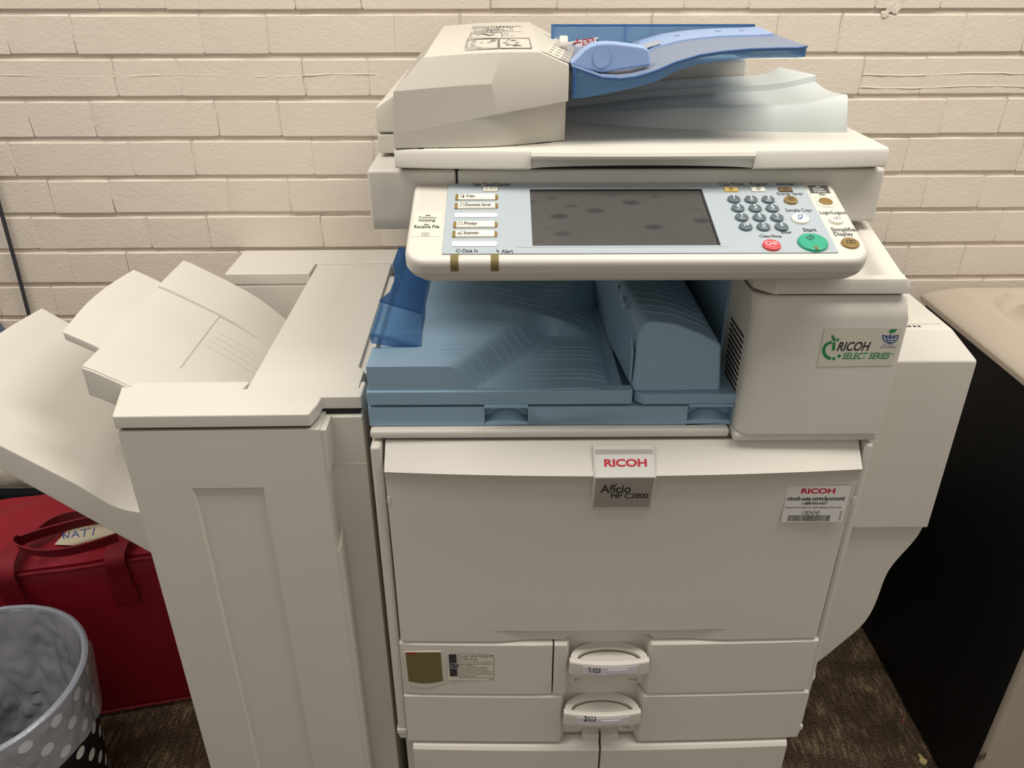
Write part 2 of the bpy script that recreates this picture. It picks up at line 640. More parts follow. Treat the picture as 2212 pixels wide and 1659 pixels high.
# dark skirting strip
bm = B()
prism(bm, [(WF - 0.014, FLOOR), (WF + 0.004, FLOOR), (WF + 0.004, FLOOR + 0.325), (WF - 0.010, FLOOR + 0.325), (WF - 0.014, FLOOR + 0.318)], 'x', -2.9, 2.9)
o = finish('baseboard_back', bm, BLACK, smooth=30)
tag(o, 'black skirting strip along the foot of the brick wall', kind='structure')
o.rotation_euler = (0, 0, WROT)
o.location = Matrix.Rotation(WROT, 3, 'Z') @ ORIG['baseboard_back']

# ================================================================== PAPER CABINET (stands under the copier)
cab = root('paper_cabinet', (0.145, 1.1, FLOOR), 'low off-white paper cabinet with two doors under the photocopier', 'cabinet')
bm = B()
box(bm, -0.160, 0.448, 0.836, 1.37, FLOOR + 0.035, 0.1490)
finish('body', bm, WHITE, cab, 0.006)
for xa in (-0.13, 0.38):
    for ya in (0.88, 1.31):
        bm = B()
        tube(bm, [(xa + 0.01, ya, FLOOR + 0.022), (xa + 0.032, ya, FLOOR + 0.022)], 0.0215, 16)
        finish('caster', bm, BLACK, cab, 0.002)


def cab_bow(x): return 0.006 * (1 - ((x - 0.145) / 0.30) ** 2)


for xa, xb in ((-0.1455, 0.1435), (0.1465, 0.4375)):
    bm = B()
    def T(u, v, xa=xa, xb=xb):
        x = xa + (xb - xa) * u
        zz = [FLOOR + 0.05, 0.138, 0.1440, 0.1450]; yy = [0.814, 0.814, 0.818, 0.826]
        i = round(v * 3)
        return (x, yy[i] - cab_bow(x), zz[i])
    def Q(u, v, xa=xa, xb=xb):
        x = xa + (xb - xa) * u
        return (x, 0.834, [FLOOR + 0.05, 0.136, 0.1438, 0.1450][round(v * 3)])
    surf(bm, 12, 3, T, Q)
    tx0, tx1 = (0.1175, 0.1432) if xa < 0 else (0.1468, 0.1735)
    box(bm, tx0, tx1, 0.8185, 0.834, 0.1440, 0.1585)
    finish('door', bm, WHITE, cab, 0.0012)
# dust lying along the top edge of the doors
bm = B()
for i in range(60):
    x = random.choice([random.uniform(-0.12, 0.08), random.uniform(0.20, 0.40)])
    quad(bm, [(x + random.uniform(-0.001, 0.001) + dx, 0.826 - cab_bow(x) + random.uniform(-0.003, 0.003) + dy, 0.1456) for dx, dy in ((0, 0), (0.0012, 0), (0.0012, 0.0012), (0, 0.0012))])
finish('dust', bm, GREYINK, cab, smooth=0, clean=False, kind='stuff')

# ================================================================== PHOTOCOPIER
cop = root('photocopier', (0.145, 1.1, 0.1465), 'large off-white multifunction photocopier with blue output trays and tilted control panel', 'photocopier')
XL, XR, XC = -0.167, 0.458, 0.1475
bm = B()
box(bm, XL, XR, 0.868, 1.385, 0.150, 0.6885)
finish('body', bm, WHITE, cop, 0.004, 3)
for xa, xb in ((XL, -0.1530), (0.4475, XR)):
    bm = B()
    poly = [(xa, 0.875), (xa, 0.8225), (xb, 0.8225), (xb, 0.875)]
    prism(bm, poly, 'z', 0.150, 0.6890)
    finish('corner_column', bm, WHITE, cop, 0.0045, 3)
for xa, xb in ((XL - 0.0015, -0.1535), (0.4490, XR + 0.0012)):
    bm = B()
    box(bm, xa, xb, 0.8210, 0.98, 0.164, 0.174)
    finish('corner_band', bm, WHITE, cop, 0.0015)
bm = B()
box(bm, -0.1535, 0.4475, 0.8660, 0.8690, 0.152, 0.6885)
finish('door_gap', bm, DARK, cop)

# --- front door
def door_rel(x, z):
    d = 0.0
    if z < 0.40:
        wx = 1 - sm(0.10, 0.17, abs(x - XC))
        d += 0.0045 * wx * (1 - sm(0.381, 0.3845, z))
        q = ((x - XC) / 0.0615) ** 2 + ((z - 0.3625) / 0.0165) ** 2
        d += 0.028 * (1 - sm(0.55, 1.10, q))
    return d


DPROF = [(0.8440, 0.6860, .003), (0.8410, 0.6885, .003), (0.8385, 0.6885, .0035)]
for i in range(1, 7): DPROF.append((0.8385 - 0.0285 * i / 6, 0.6885 - 0.0280 * i / 6, 0.0035 + 0.0085 * i / 6))
for i in range(1, 8):
    t = i / 7; DPROF.append((0.810 + 0.0055 * (1 - (1 - t) ** 2), 0.6605 - 0.024 * t, 0.012 - 0.004 * t))
zs = [0.61, 0.58, 0.55, 0.50, 0.45, 0.41] + [0.393 - 0.00105 * i for i in range(29)]
for z in zs: DPROF.append((0.8155 + 0.004 * sm(0.64, 0.50, z), z, 0.008 - 0.004 * (0.6365 - z) / 0.274))
DPROF.append((0.8215, 0.3615, .004))
DX0, DX1 = -0.1500, 0.4445


DXS = [DX0, DX0 + 0.001] + [DX0 + 0.224 * i / 22 for i in range(1, 23)] + [0.074 + 0.147 * i / 110 for i in range(1, 111)] + [0.221 + 0.2235 * i / 22 for i in range(1, 22)] + [DX1 - 0.001, DX1]
def doorT(u, v):
    y, z, b = DPROF[round(v * (len(DPROF) - 1))]
    e = abs(2 * u - 1)
    x = DXS[round(u * (len(DXS) - 1))]
    e = abs(2 * (x - DX0) / (DX1 - DX0) - 1)
    return (x, y - b * (1 - e * e) + door_rel(x, z) + (0.0025 if e > 0.999 else 0), z)


bm = B()
surf(bm, len(DXS) - 1, len(DPROF) - 1, doorT, lambda u, v: (DXS[round(u * (len(DXS) - 1))], 0.856, DPROF[round(v * (len(DPROF) - 1))][1]))
door = finish('front_door', bm, WHITE, cop, smooth=24)
def door_y(x): return 0.8160 - 0.0076 * (1 - ((x - XC) / 0.297) ** 2)
# narrow slots near the door's sides
for px, py in ((840.5, 1080), (1845, 1080)):
    pl = front(door_y(-0.145 if px < 1000 else 0.436) - 0.0004)
    u, v = pl.uv(px, py)
    bm = B()
    uv_plate(bm, pl, rrect(u - 0.0026, u + 0.0026, v - 0.0058, v + 0.0058, 0.0025), 0.0005, 0.0)
    finish('side_slot', bm, WHITE, door)
    bm = B()
    uv_plate(bm, pl, rrect(u - 0.0018, u + 0.0018, v - 0.0050, v + 0.0050, 0.0017), 0.0003, 0.0005)
    finish('slot_hole', bm, LILAC, door)
# scuff marks
bm = B()
pl = front(0.8135)
ink_disc(bm, pl, 1048, 1057.5, 0.0012, n=7)
ink_line(bm, pl, [(1050, 1063), (1069, 1062)], 0.0004)
for q in ((917, 1053), (1008, 1068), (957, 1096)): ink_disc(bm, pl, *q, 0.0007, n=6)
pl = front(0.8150)
ink_line(bm, pl, [(1566, 1072), (1576, 1071), (1587, 1072)], 0.0007)
ink_line(bm, pl, [(1200, 1198), (1212, 1197)], 0.0004)
decal('scuff_marks', bm, GREYINK, door)['kind'] = 'stuff'

# --- badge
KY, KZ = 0.7950, 0.6605
PUP = Plane((0, KY - 0.0002, KZ), (1, 0, 0), (0, 0.0266, 0.0266))
PDN = Plane((0, KY - 0.0002, KZ), (1, 0, 0), (0, -0.0110, 0.055))
bx0, bx1 = PUP.uv(1283, 1027)[0], PUP.uv(1418, 1027)[0]
prof = [(0.8260, 0.6890), (0.8225, 0.6880), (KY, KZ), (0.8060, 0.6055), (0.8075, 0.6030), (0.815, 0.6015)]
bm = B()
prism(bm, prof + [(0.822, 0.61), (0.822, 0.66), (0.832, 0.684)], 'x', bx0, bx1)
badge = finish('badge', bm, CREAM, door, 0.0016, 3)
bm = B()
uv_plate(bm, PUP, [(bx0 + .0028, 0.0003), (bx1 - .0028, 0.0003), (bx1 - .0028, 0.0290), (bx0 + .0028, 0.0290)], 0.0008, -0.0003)
bl = finish('badge_plate', bm, PLATE, door, label='bright silver upper badge plate')
bm = B()
uv_plate(bm, PUP, [(bx0 + .0028, 0.0292), (bx1 - .0028, 0.0292), (bx1 - .0028, 0.0350), (bx0 + .0028, 0.0350)], 0.0006, -0.0003)
finish('badge_strip', bm, PLATED, door)
bm = B()
uv_plate(bm, PDN, [(bx0 + .0028, -0.0530), (bx1 - .0028, -0.0530), (bx1 - .0028, -0.0003), (bx0 + .0028, -0.0003)], 0.0008, -0.0003)
finish('badge_plate', bm, PLATED, door, label='darker lower badge plate')
bm = B()
text(bm, 'RICOH', PUP, 1305, 991.5, 1397, 1008.5, bold=0.035, lift=0.0009)
decal('badge_name', bm, REDINK, door)
bm = B()
text(bm, 'Aficio', PDN, 1297, 1046, 1363, 1064, bold=0.02, lift=0.0009)
for k in (0, 1): text(bm, 'MP C2800', PDN, 1319.6 + 0.8 * k, 1064.8, 1399.6 + 0.8 * k, 1075.5, lift=0.0009 + 0.00006 * k)
ink_line(bm, PDN, [(1326, 1049), (1331, 1045.5), (1334, 1044)], 0.0012, 0.0009)
decal('model_name', bm, INK, door)

# --- service sticker on the door
PS = front(door_y(0.355) - 0.0006)
bm = B()
uvq = [PS.uv(*q) for q in ((1681, 1128), (1817, 1127), (1839, 1051), (1702, 1050))]
u0, u1 = uvq[3][0], uvq[2][0]
v0, v1 = uvq[0][1], uvq[3][1]
uv_plate(bm, PS, rrect(u0, u1, v0, v1, 0.003), 0.00012)
stk = finish('service_sticker', bm, STICK, door, label='white service sticker with red heading and barcode')
bm = B()
text(bm, 'RICOH', PS, 1731, 1054.5, 1804, 1066, bold=0.035)
decal('sticker_heading', bm, REDINK, door)
bm = B()
text(bm, 'ricoh-usa.com/account', PS, 1700, 1071.5, 1826, 1081, bold=0.03, shear=0.25)
text(bm, '1-888-456-6457', PS, 1732, 1083.5, 1788, 1090, bold=0.025, shear=0.2)
text(bm, 'Request Service', PS, 1696, 1093.5, 1734.5, 1099)
text(bm, 'Order Supplies', PS, 1740.5, 1093.5, 1770, 1099)
text(bm, 'Report Meter Reads', PS, 1776, 1093.5, 1818, 1099)
text(bm, '12834245', PS, 1732, 1103, 1771, 1111, bold=0.0, shear=0.2)
text(bm, '8012-0001-V04', PS, 1812.5, 1104, 1817.5, 1123, vert=True)
for x in (1736, 1771.5): ink_poly(bm, PS, [(x, 1094.5), (x + 3, 1094.5), (x + 3, 1097.5), (x, 1097.5)])
x = 0.0
rb = random.Random(3)
while x < 1:
    w = rb.choice([0.009, 0.009, 0.016, 0.022])
    x2 = min(1, x + w)
    a, b2 = 1703 + 91 * x, 1703 + 91 * x2
    ink_poly(bm, PS, [(a - 3.2, 1125.5), (b2 - 3.2, 1125.5), (b2, 1112.5), (a, 1112.5)])
    x = x2 + rb.choice([0.008, 0.008, 0.014])
decal('sticker_print', bm, INK, door)

# --- power switch cover (left of the first drawer)
def dbow(x): return 0.005 * (1 - ((x - XC) / 0.30) ** 2)


def flat_front(bm, x0, x1, z0, z1, yf=0.8195, n=10):
    zz = [z0, z0 + 0.0012, z1 - 0.0035, z1 - 0.0012, z1]
    yy = [0.0015, 0, 0, 0.0018, 0.0045]
    surf(bm, n, 4, lambda u, v: (x0 + (x1 - x0) * u, yf - dbow(x0 + (x1 - x0) * u) + yy[round(v * 4)] + (0.0012 if u in (0.0, 1.0) else 0), zz[round(v * 4)]),
         lambda u, v: (x0 + (x1 - x0) * u, 0.846, zz[round(v * 4)]))


bm = B()
flat_front(bm, -0.1525, 0.0668, 0.2560, 0.3595)
cov = finish('switch_cover', bm, WHITE, cop, smooth=35)
PW = front(0.8195 - dbow(-0.12) - 0.0003)
u0, v1 = PW.uv(872, 1407); u1, v0 = PW.uv(959, 1481)
bm = B()
rim = [(u0, v1), (u0 + .001, v0 + .006)] + [(u0 + (u1 - u0) * t, v0 + .006 - .008 * math.sin(math.pi * t)) for t in (0.2, 0.4, 0.6, 0.8)] + [(u1, v0 + .006), (u1 - .001, v1)]
uv_plate(bm, PW, rim, 0.0012)
finish('window_rim', bm, CREAM, cov)
u2, v2 = PW.uv(876, 1408); u3, v3 = PW.uv(957, 1471)
bm = B()
win = [(u2, v2), (u2 + .001, v3 + .002)] + [(u2 + (u3 - u2) * t, v3 + .002 - .005 * math.sin(math.pi * t)) for t in (0.2, 0.4, 0.6, 0.8)] + [(u3, v3 + .002), (u3 - .001, v2)]
uv_plate(bm, PW, win, 0.0006, 0.0011)
finish('switch_window', bm, WINDOWM, cov, label='smoked amber window')
bm = B()
ink_poly(bm, PW, [(878, 1407), (900, 1407), (899, 1410), (878, 1410)], 0.0021)
decal('switch_mark', bm, REDINK, cov)
PL2 = front(0.8195 - dbow(-0.04) - 0.0004)
bm = B()
plate(bm, PL2, [(967, 1469), (1069, 1470), (1071, 1411.5), (967, 1410)], 0.0001)
finish('caution_sticker', bm, STICKC, cov, label='clear caution sticker with black print')
bm = B()
ink_poly(bm, PL2, [(969, 1413), (986, 1413), (988, 1461), (972, 1461)])
ink_poly(bm, PL2, [(986, 1433), (991, 1438), (987, 1443)])
for a, b2 in (((989, 1413), (1067, 1415)), ((1067, 1415), (1067, 1464)), ((1067, 1464), (990, 1463)), ((990, 1463), (989, 1413))): ink_line(bm, PL2, [a, b2], 0.0006)
text(bm, 'Caution: When Turning Off', PL2, 992, 1415.5, 1064, 1421.5)
text(bm, 'the Main Power', PL2, 992, 1422, 1034, 1426.5)
for i, (s, xe) in enumerate((('Do not turn off the main power', 1063), ('switch while the On indicator is', 1064), ('lit or blinking.', 1022), ('Before turning off the main power', 1055), ('switch, lower the exposure glass', 1052),
                             ('cover/ADF and press the operation', 1061), ('switch. The On indicator should go out', 1063), ('indicating that it is safe to turn off the', 1064), ('main power switch.', 1028))):
    yy = 1428.5 + i * 3.85
    text(bm, s, PL2, 992, yy, xe, yy + 3.3)
text(bm, '-P5-', PL2, 1055, 1466, 1068, 1469)
decal('caution_print', bm, INK, cov)
bm = B()
for a, b2 in (((974, 1432), (985, 1432)), ((985, 1432), (985.5, 1443)), ((985.5, 1443), (974.5, 1443)), ((974.5, 1443), (974, 1432)), ((976.5, 1440), (983, 1435))): ink_line(bm, PL2, [a, b2], 0.0006, 0.0007)
decal('switch_symbol', bm, WINK, cov)
bm = B()
ink_line(bm, PL2, [(967, 1408.5), (1059, 1410.5)], 0.0007, 0.0009)
decal('cover_highlight_lip', bm, CREAM, cov)

# --- paper drawers
def drawer(x0, x1, z0, z1, num, nx, hx0, hx1, hz0, hz1, lbl):
    bm = B()
    zz = [z0, z0 + 0.0012] + [z0 + 0.0012 + (z1 - z0 - 0.0047) * i / 14 for i in range(1, 15)] + [z1 - 0.0012, z1]
    nz = len(zz) - 1
    hw = (hx1 - hx0) / 2 + 0.004
    xc = (hx0 + hx1) / 2
    xs = sorted(set([x0, x0 + 0.001] + [x0 + (x1 - x0) * i / 24 for i in range(1, 24)] + [xc + s * (hw + d) for s in (-1, 1) for d in (-0.010, -0.008, -0.006, -0.004, -0.002, 0, 0.001)] + [xc + hw * t for t in (-.8, -.6, -.4, -.2, 0, .2, .4, .6, .8)] + [x1 - 0.001, x1]))
    n = len(xs) - 1
    def yv(u, v):
        x, z = xs[round(u * n)], zz[round(v * nz)]
        k = round(v * nz)
        y = 0.8195 - dbow(x)
        if k == 0: y += 0.0015
        if k == nz: y += 0.0045
        if k == nz - 1: y += 0.0018
        q = 1 - sm(hw - 0.010, hw, abs(x - xc))
        arch = 1 - sm(0.70, 1.0, ((x - xc) / (hw * 1.02)) ** 2 + ((z - z0) / 0.024) ** 2)
        y += 0.026 * q * (0.35 + 0.65 * sm(z0, z1, z)) + 0.010 * arch
        return y
    surf(bm, n, nz, lambda u, v: (xs[round(u * n)], yv(u, v), zz[round(v * nz)]), lambda u, v: (xs[round(u * n)], 0.868, zz[round(v * nz)]))
    d = finish('paper_drawer', bm, WHITE, cop, smooth=32, label=lbl)
    # handle: bowed front bar with a half ring running back from it
    bm = B()
    N = 14
    def bar(u, v):
        x = hx0 + (hx1 - hx0) * u
        e = (2 * u - 1) ** 2
        lift = 0.0012 * e
        zz2 = [hz0 + 0.001, hz0 + 0.003, hz1 - 0.004, hz1 - 0.001, hz1]
        yy2 = [0.8065, 0.8035, 0.8030, 0.8045, 0.8090]
        k = round(v * 4)
        return (x, yy2[k] - 0.0055 * (1 - e) - dbow(x) * 0.4, zz2[k] + lift)
    surf(bm, N, 4, bar, lambda u, v: (bar(u, v)[0], bar(u, 0.5)[1] + 0.0085, bar(u, v)[2]))
    h = finish('handle', bm, CREAM, d, 0.0008)
    bm = B()
    o_, i_ = [], []
    for k in range(17):
        t = math.pi * k / 16
        o_.append((xc - (hx1 - hx0) / 2 * 0.97 * math.cos(t), 0.808 + 0.033 * math.sin(t)))
        i_.append((xc - (hx1 - hx0) / 2 * 0.80 * math.cos(t), 0.808 + 0.021 * math.sin(t)))
    R4 = []
    for k in range(17):
        za, zb4 = hz1 - 0.005, hz1 + 0.0005
        R4.append([(o_[k][0], o_[k][1], za), (o_[k][0], o_[k][1], zb4), (i_[k][0], i_[k][1], zb4 - 0.0008), (i_[k][0], i_[k][1], za)])
    loft(bm, R4)
    finish('handle_ring', bm, WHITE, d, smooth=40)
    bm = B()
    cup = [(xc - (hx1 - hx0) / 2 * 0.79 * math.cos(math.pi * k / 16), 0.808 + 0.0205 * math.sin(math.pi * k / 16)) for k in range(17)]
    prism(bm, cup, 'z', hz1 - 0.010, hz1 - 0.008)
    finish('handle_cup', bm, WHITE, d)
    yb = 0.803 - 0.0055 - 0.002
    hp = front(yb)
    zc = (hz0 + hz1) / 2 - 0.001
    bm = B()
    def lx(t): return hx0 + (hx1 - hx0) * t
    lp = [(lx(0.165), zc - 0.0085 + 0.0012 - 0.5 + 0), ] if False else None
    def bowed(t0, t1, za, zb2, lift, thick, m, nm):
        b_ = B()
        def F(t, z): 
            e = (2 * t - 1) ** 2
            return 0.8030 - 0.0055 * (1 - e) - dbow(lx(t)) * 0.4 - lift
        surf(b_, 8, 1, lambda u, v: (lx(t0 + (t1 - t0) * u), F(t0 + (t1 - t0) * u, 0), (zb2 if v else za) + 0.0012 * (2 * (t0 + (t1 - t0) * u) - 1) ** 2),
             lambda u, v: (lx(t0 + (t1 - t0) * u), F(t0 + (t1 - t0) * u, 0) + thick, (zb2 if v else za) + 0.0012 * (2 * (t0 + (t1 - t0) * u) - 1) ** 2))
        return finish(nm, b_, m, d)
    bowed(0.165, 0.845, hz0 + 0.0090, hz1 - 0.0050, 0.0005, 0.001, LILAC, 'label_plate')
    bm.free()
    bowed(0.475, 0.735, hz0 + 0.0120, hz1 - 0.0085, 0.0008, 0.0004, WINK, 'label_frame')
    bowed(0.481, 0.729, hz0 + 0.0127, hz1 - 0.0092, 0.0010, 0.0004, LILAC, 'label_field')
    return d


drawer(0.0690, 0.4485, 0.2560, 0.3595, '1', 0, 0.0905, 0.2045, 0.3095, 0.3380, 'upper paper drawer marked 1')
drawer(-0.1525, 0.4530, 0.1500, 0.2530, '2', 0, 0.0855, 0.2005, 0.2030, 0.2315, 'wide lower paper drawer marked 2')
for num, par, cx, cy in (('1', 'paper_drawer', 1276, 1447.5), ('2', 'paper_drawer.001', 1266, 1552.5)):
    pl = front(0.7945)
    bm = B()
    if num == '1': ink_line(bm, pl, [(cx - 4.5, cy - 2.5), (cx - 1.5, cy - 5.5), (cx - 1.2, cy + 5.5)], 0.0016)
    else: text(bm, num, pl, cx - 5, cy - 6, cx + 3, cy + 5.5, bold=0.02)
    ink_line(bm, pl, [(cx + 6, cy - 4.5), (cx + 6.5, cy + 5), (cx + 19.5, cy + 5), (cx + 20, cy - 4.5)], 0.0013)
    for dy in (-4, -1.5, 1): ink_line(bm, pl, [(cx + 9, cy + dy), (cx + 17, cy + dy)], 0.0009)
    decal('drawer_mark', bm, INK, bpy.data.objects[par])

# --- deck between body and trays, in two pieces
for xa, xb, ya in ((XL - 0.0005, 0.2795, 0.8345), (0.2815, 0.4600, 0.8245)):
    bm = B()
    box(bm, xa, xb, ya, 1.38, 0.6925, 0.7045)
    finish('deck', bm, WHITE, cop, 0.004, 3)

# --- right tower with sloping cap
bm = B()
poly = [(0.4590, 1.375), (0.2835, 1.375), (0.2835, 0.838)] + [(0.2835 + 0.017 * (1 - math.cos(R(a))), 0.838 - 0.0175 * math.sin(R(a))) for a in (18, 36, 54, 72, 90)] + [(0.4590, 0.8205)]
def at_z(z, dy, ins=0.0): return [(x if x < 0.45 else x - ins, y + (dy if y < 0.84 else 0), z) for x, y in poly]
loft(bm, [at_z(0.7050, 0.0), at_z(0.8575, 0.0), at_z(0.8800, 0.0125, 0.001), at_z(0.8825, 0.0155, 0.003)])
tower = finish('tower', bm, WHITE, cop, 0.0012, 2, smooth=32)
for k in range(15):
    z = 0.722 + k * 0.0072
    bm = B()
    y1 = 0.898 - 0.0 + 0.0006 * k
    box(bm, 0.2826, 0.2842, 0.848, y1, z, z + 0.0022)
    finish('vent_slot', bm, DARK, tower)
bm = B()
box(bm, 0.2805, 0.2832, 0.925, 1.36, 0.735, 0.935)
finish('blue_liner', bm, TRAYB, cop, label='blue inner side wall')
bm = B()
cx0, cx1, cy0, cy1 = 0.2845, 0.4545, 0.8270, 1.30
def capx(u, y): 
    l = cx0 + max(0, (0.847 - y)) * 0.9
    return l + (cx1 - l) * u
def cap_t(u, v):
    v = v ** 1.6
    y = cy0 + (cy1 - cy0) * v
    x = capx(u, y)
    z = 0.9050 + 0.24 * max(0, y - 0.845) if y < 0.95 else 0.9302
    pk = sm(0.330, 0.345, x) * (1 - sm(0.416, 0.434, x)) * sm(0.838, 0.846, y)
    z -= 0.011 * pk
    if u in (0.0, 1.0) or v == 0.0: z -= 0.006
    elif v < 0.02: z -= 0.0015
    return (x, y, z)
surf(bm, 40, 44, cap_t, lambda u, v: (cap_t(u, v)[0], cap_t(u, v)[1] , 0.8868))
cap = finish('tower_cap', bm, WHITE, cop, smooth=40)
bm = B()
prism(bm, [(0.290, 1.29), (0.290, 0.860), (0.312, 0.8360), (0.4510, 0.8360), (0.4510, 1.29)], 'z', 0.880, 0.890)
finish('cap_gap', bm, DARK, cop)
# eco sticker on the tower
PT = front(0.8200)
bm = B()
u0, v1 = PT.uv(1775, 708); u1, v0 = PT.uv(1933, 791)
uvq = [PT.uv(*q) for q in ((1764, 792), (1928, 789), (1950, 708), (1782, 708))]
uv_plate(bm, PT, uvq, 0.00012)
finish('eco_sticker', bm, STICKC, tower, label='cream sticker with green sprout and blue globe')
bm = B()
text(bm, 'RICOH', PT, 1809, 738, 1880, 758, bold=0.026, shear=0.22)
decal('sticker_name', bm, INK, tower)
bm = B()
text(bm, 'SELECT SERIES', PT, 1820, 761.5, 1922, 775.5, bold=0.02, shear=0.22)
text(bm, 'TM', PT, 1922, 763, 1930, 767)
decal('series_print', bm, GREENINK, tower)
bm = B()
def arc_px(cx, cy, rx, ry, a0, a1, n=14): return [(cx + rx * math.cos(R(a0 + (a1 - a0) * k / n)), cy - ry * math.sin(R(a0 + (a1 - a0) * k / n))) for k in range(n + 1)]
ink_line(bm, PT, arc_px(1799, 757, 20, 18, 95, 258), 0.0038)
ink_line(bm, PT, [(1800, 757), (1801.5, 739)], 0.0036)
ink_poly(bm, PT, [(1796, 722), (1802, 726), (1806, 735), (1801, 738), (1797, 732)], 0.0003)
ink_poly(bm, PT, [(1806.5, 736), (1807, 732), (1813, 730), (1812, 735), (1808, 738)], 0.0003)
ink_disc(bm, PT, 1801, 774.5, 0.0021)
ink_disc(bm, PT, 1812.5, 769, 0.0022)
ink_poly(bm, PT, [(1919, 717), (1924, 711), (1938, 711), (1933, 718), (1925, 720)])
decal('sprout_print', bm, GREENINK, tower)
bm = B()
gx, gy = 1923, 727
ink_line(bm, PT, arc_px(gx, gy, 16.5, 14.5, 165, 375, 20), 0.0012)
ink_line(bm, PT, arc_px(gx, gy - 5, 16, 6, 195, 345), 0.0010)
for rx in (8.5,): ink_line(bm, PT, arc_px(gx, gy - 2, rx, 16, 180, 360), 0.0009)
ink_line(bm, PT, [(gx, gy - 8), (gx - 0.5, gy + 14)], 0.0009)
for dy, w in ((-2, 16.5), (3, 15.5), (8, 12.5)): ink_line(bm, PT, [(gx - w, gy + dy), (gx + w, gy + dy)], 0.0009)
text(bm, 'Our earth.', PT, 1907, 743, 1931, 747, bold=0.01)
text(bm, 'Our tomorrow', PT, 1900, 747.5, 1935, 751.5, bold=0.01)
decal('globe_print', bm, BLUEINK, tower)

# --- blue output bay
ZB0, ZB1 = 0.7055, 0.7318
PB = front(0.845)
ra, rb_ = PB.uv(1047, 890)[0], PB.uv(1140, 890)[0]
rc, rd = PB.uv(1485, 890)[0], PB.uv(1582, 890)[0]
bm = B()
for xa, xb in ((-0.1685, ra), (rb_, rc), (rd, 0.2885)):
    box(bm, xa, xb, 0.845, 0.864, ZB0, ZB1)
box(bm, -0.1685, 0.2825, 0.862, 1.36, ZB0, ZB1)
for xa, xb in ((ra, rb_), (rc, rd)):
    box(bm, xa, xb, 0.845, 0.864, ZB0, ZB0 + 0.004)
    N = 10
    pts = [(xa + (xb - xa) * (0.1 + 0.8 * k / N), 0.8475 + 0.0135 * (1 - (2 * k / N - 1) ** 2) ** 0.5 if 0 < k < N else 0.8475) for k in range(N + 1)]
    prism(bm, [(xa + 0.001, 0.8645), (xa + 0.001, 0.8475)] + pts[1:-1] + [(xb - 0.001, 0.8475), (xb - 0.001, 0.8645)], 'z', ZB0 + 0.003, ZB0 + 0.011) if False else None
    surf(bm, 12, 6, lambda u, v, xa=xa, xb=xb: (xa + (xb - xa) * u, 0.846 + 0.016 * v, ZB0 + 0.0045 + 0.012 * max(0, 1 - ((2 * u - 1) / 0.86) ** 2 - 0.0) * v),
         lambda u, v, xa=xa, xb=xb: (xa + (xb - xa) * u, 0.846 + 0.016 * v, ZB0 + 0.0005))
base = finish('tray_base', bm, TRAYB, cop, 0.0009)
for xa, xb in ((ra, rb_), (rc + 0.001, rd)):
    bm = B()
    box(bm, xa - 0.0005, xb + 0.0005, 0.8415, 0.852, ZB1 + 0.0002, ZB1 + 0.0036)
    finish('finger_lip', bm, TRAYB, base, 0.0006)

def dline(x, y): return (x + 0.07) * 0.841 - (y - 0.845) * 0.541
def ztray(x, y):
    d = dline(x, y)
    zl = 0.787 - 0.030 * sm(0.0, 0.033, d)
    zl -= 5.5 * max(0, x - 0.095) ** 2
    zr = smtab([(-0.12, 0.801), (-0.02, 0.8005), (0.04, 0.790), (0.09, 0.774), (0.146, 0.742)], x, 0.02)
    w = sm(0.995, 1.012, y + 0.12 * max(0, x + 0.02) ** 1.0 * 0.3)
    z = zl * (1 - w) + max(zr, zl) * w
    if y > 1.02: z -= 0.015 * (y - 1.02)
    return z
bm = B()
TX0, TX1, TY0, TY1 = -0.1665, 0.1470, 0.8475, 1.355
def tgrid(u, v):
    y = TY0 + (TY1 - TY0) * (v ** 1.5)
    x = TX0 + (TX1 - TX0) * u
    z = ztray(x, y)
    if y > 0.903 and x < -0.108: z = 0.760
    return (x, y, z)
surf(bm, 96, 80, tgrid, lambda u, v: (tgrid(u, v)[0], tgrid(u, v)[1], 0.7352))
otray = finish('output_tray', bm, TRAYB, cop, smooth=45)
bm = B()
box(bm, -0.1685, 0.1565, 0.8445, 0.860, 0.7350, 0.7545)
finish('tray_lip', bm, TRAYB, otray, 0.0018, 3)
# paper fence strip at the tray's inner end
bm = B()
box(bm, 0.1300, 0.1475, 0.862, 1.355, 0.736, 0.7475)
finish('fence_strip', bm, TRAYB, otray, 0.001)


def rib(pts, r=0.0008):
    bm = B()
    tube(bm, pts, r, 5)
    finish('rib', bm, TRAYB, otray, smooth=60)


def along_x(y, xa, xb, n=12): return [(xa + (xb - xa) * k / n, y, ztray(xa + (xb - xa) * k / n, y) + 0.0003) for k in range(n + 1)]
for k in range(13): rib(along_x(1.032 + 0.021 * k, -0.085 - 0.0005 * k, 0.132))
for y in (0.883, 0.895, 0.907, 0.936, 0.948, 0.960, 0.972): rib(along_x(y, -0.080, -0.07 + 0.643 * (y - 0.845) - 0.008, 4))
for y in (0.872, 0.884, 0.896, 0.926, 0.938, 0.950, 0.962):
    xa = -0.055 + (y - 0.845) * 0.643 + 0.042
    rib(along_x(y, xa, 0.128, 12))
for k in range(9):
    if k == 3: continue
    t = 0.10 + 0.1 * k
    ax, ay = -0.07 + 0.09 * t, 0.845 + 0.14 * t
    rib([(ax + 0.841 * q, ay - 0.30 * q, ztray(ax + 0.841 * q, ay - 0.30 * q) + 0.0006) for q in (0.006, 0.012, 0.018, 0.024, 0.030)])

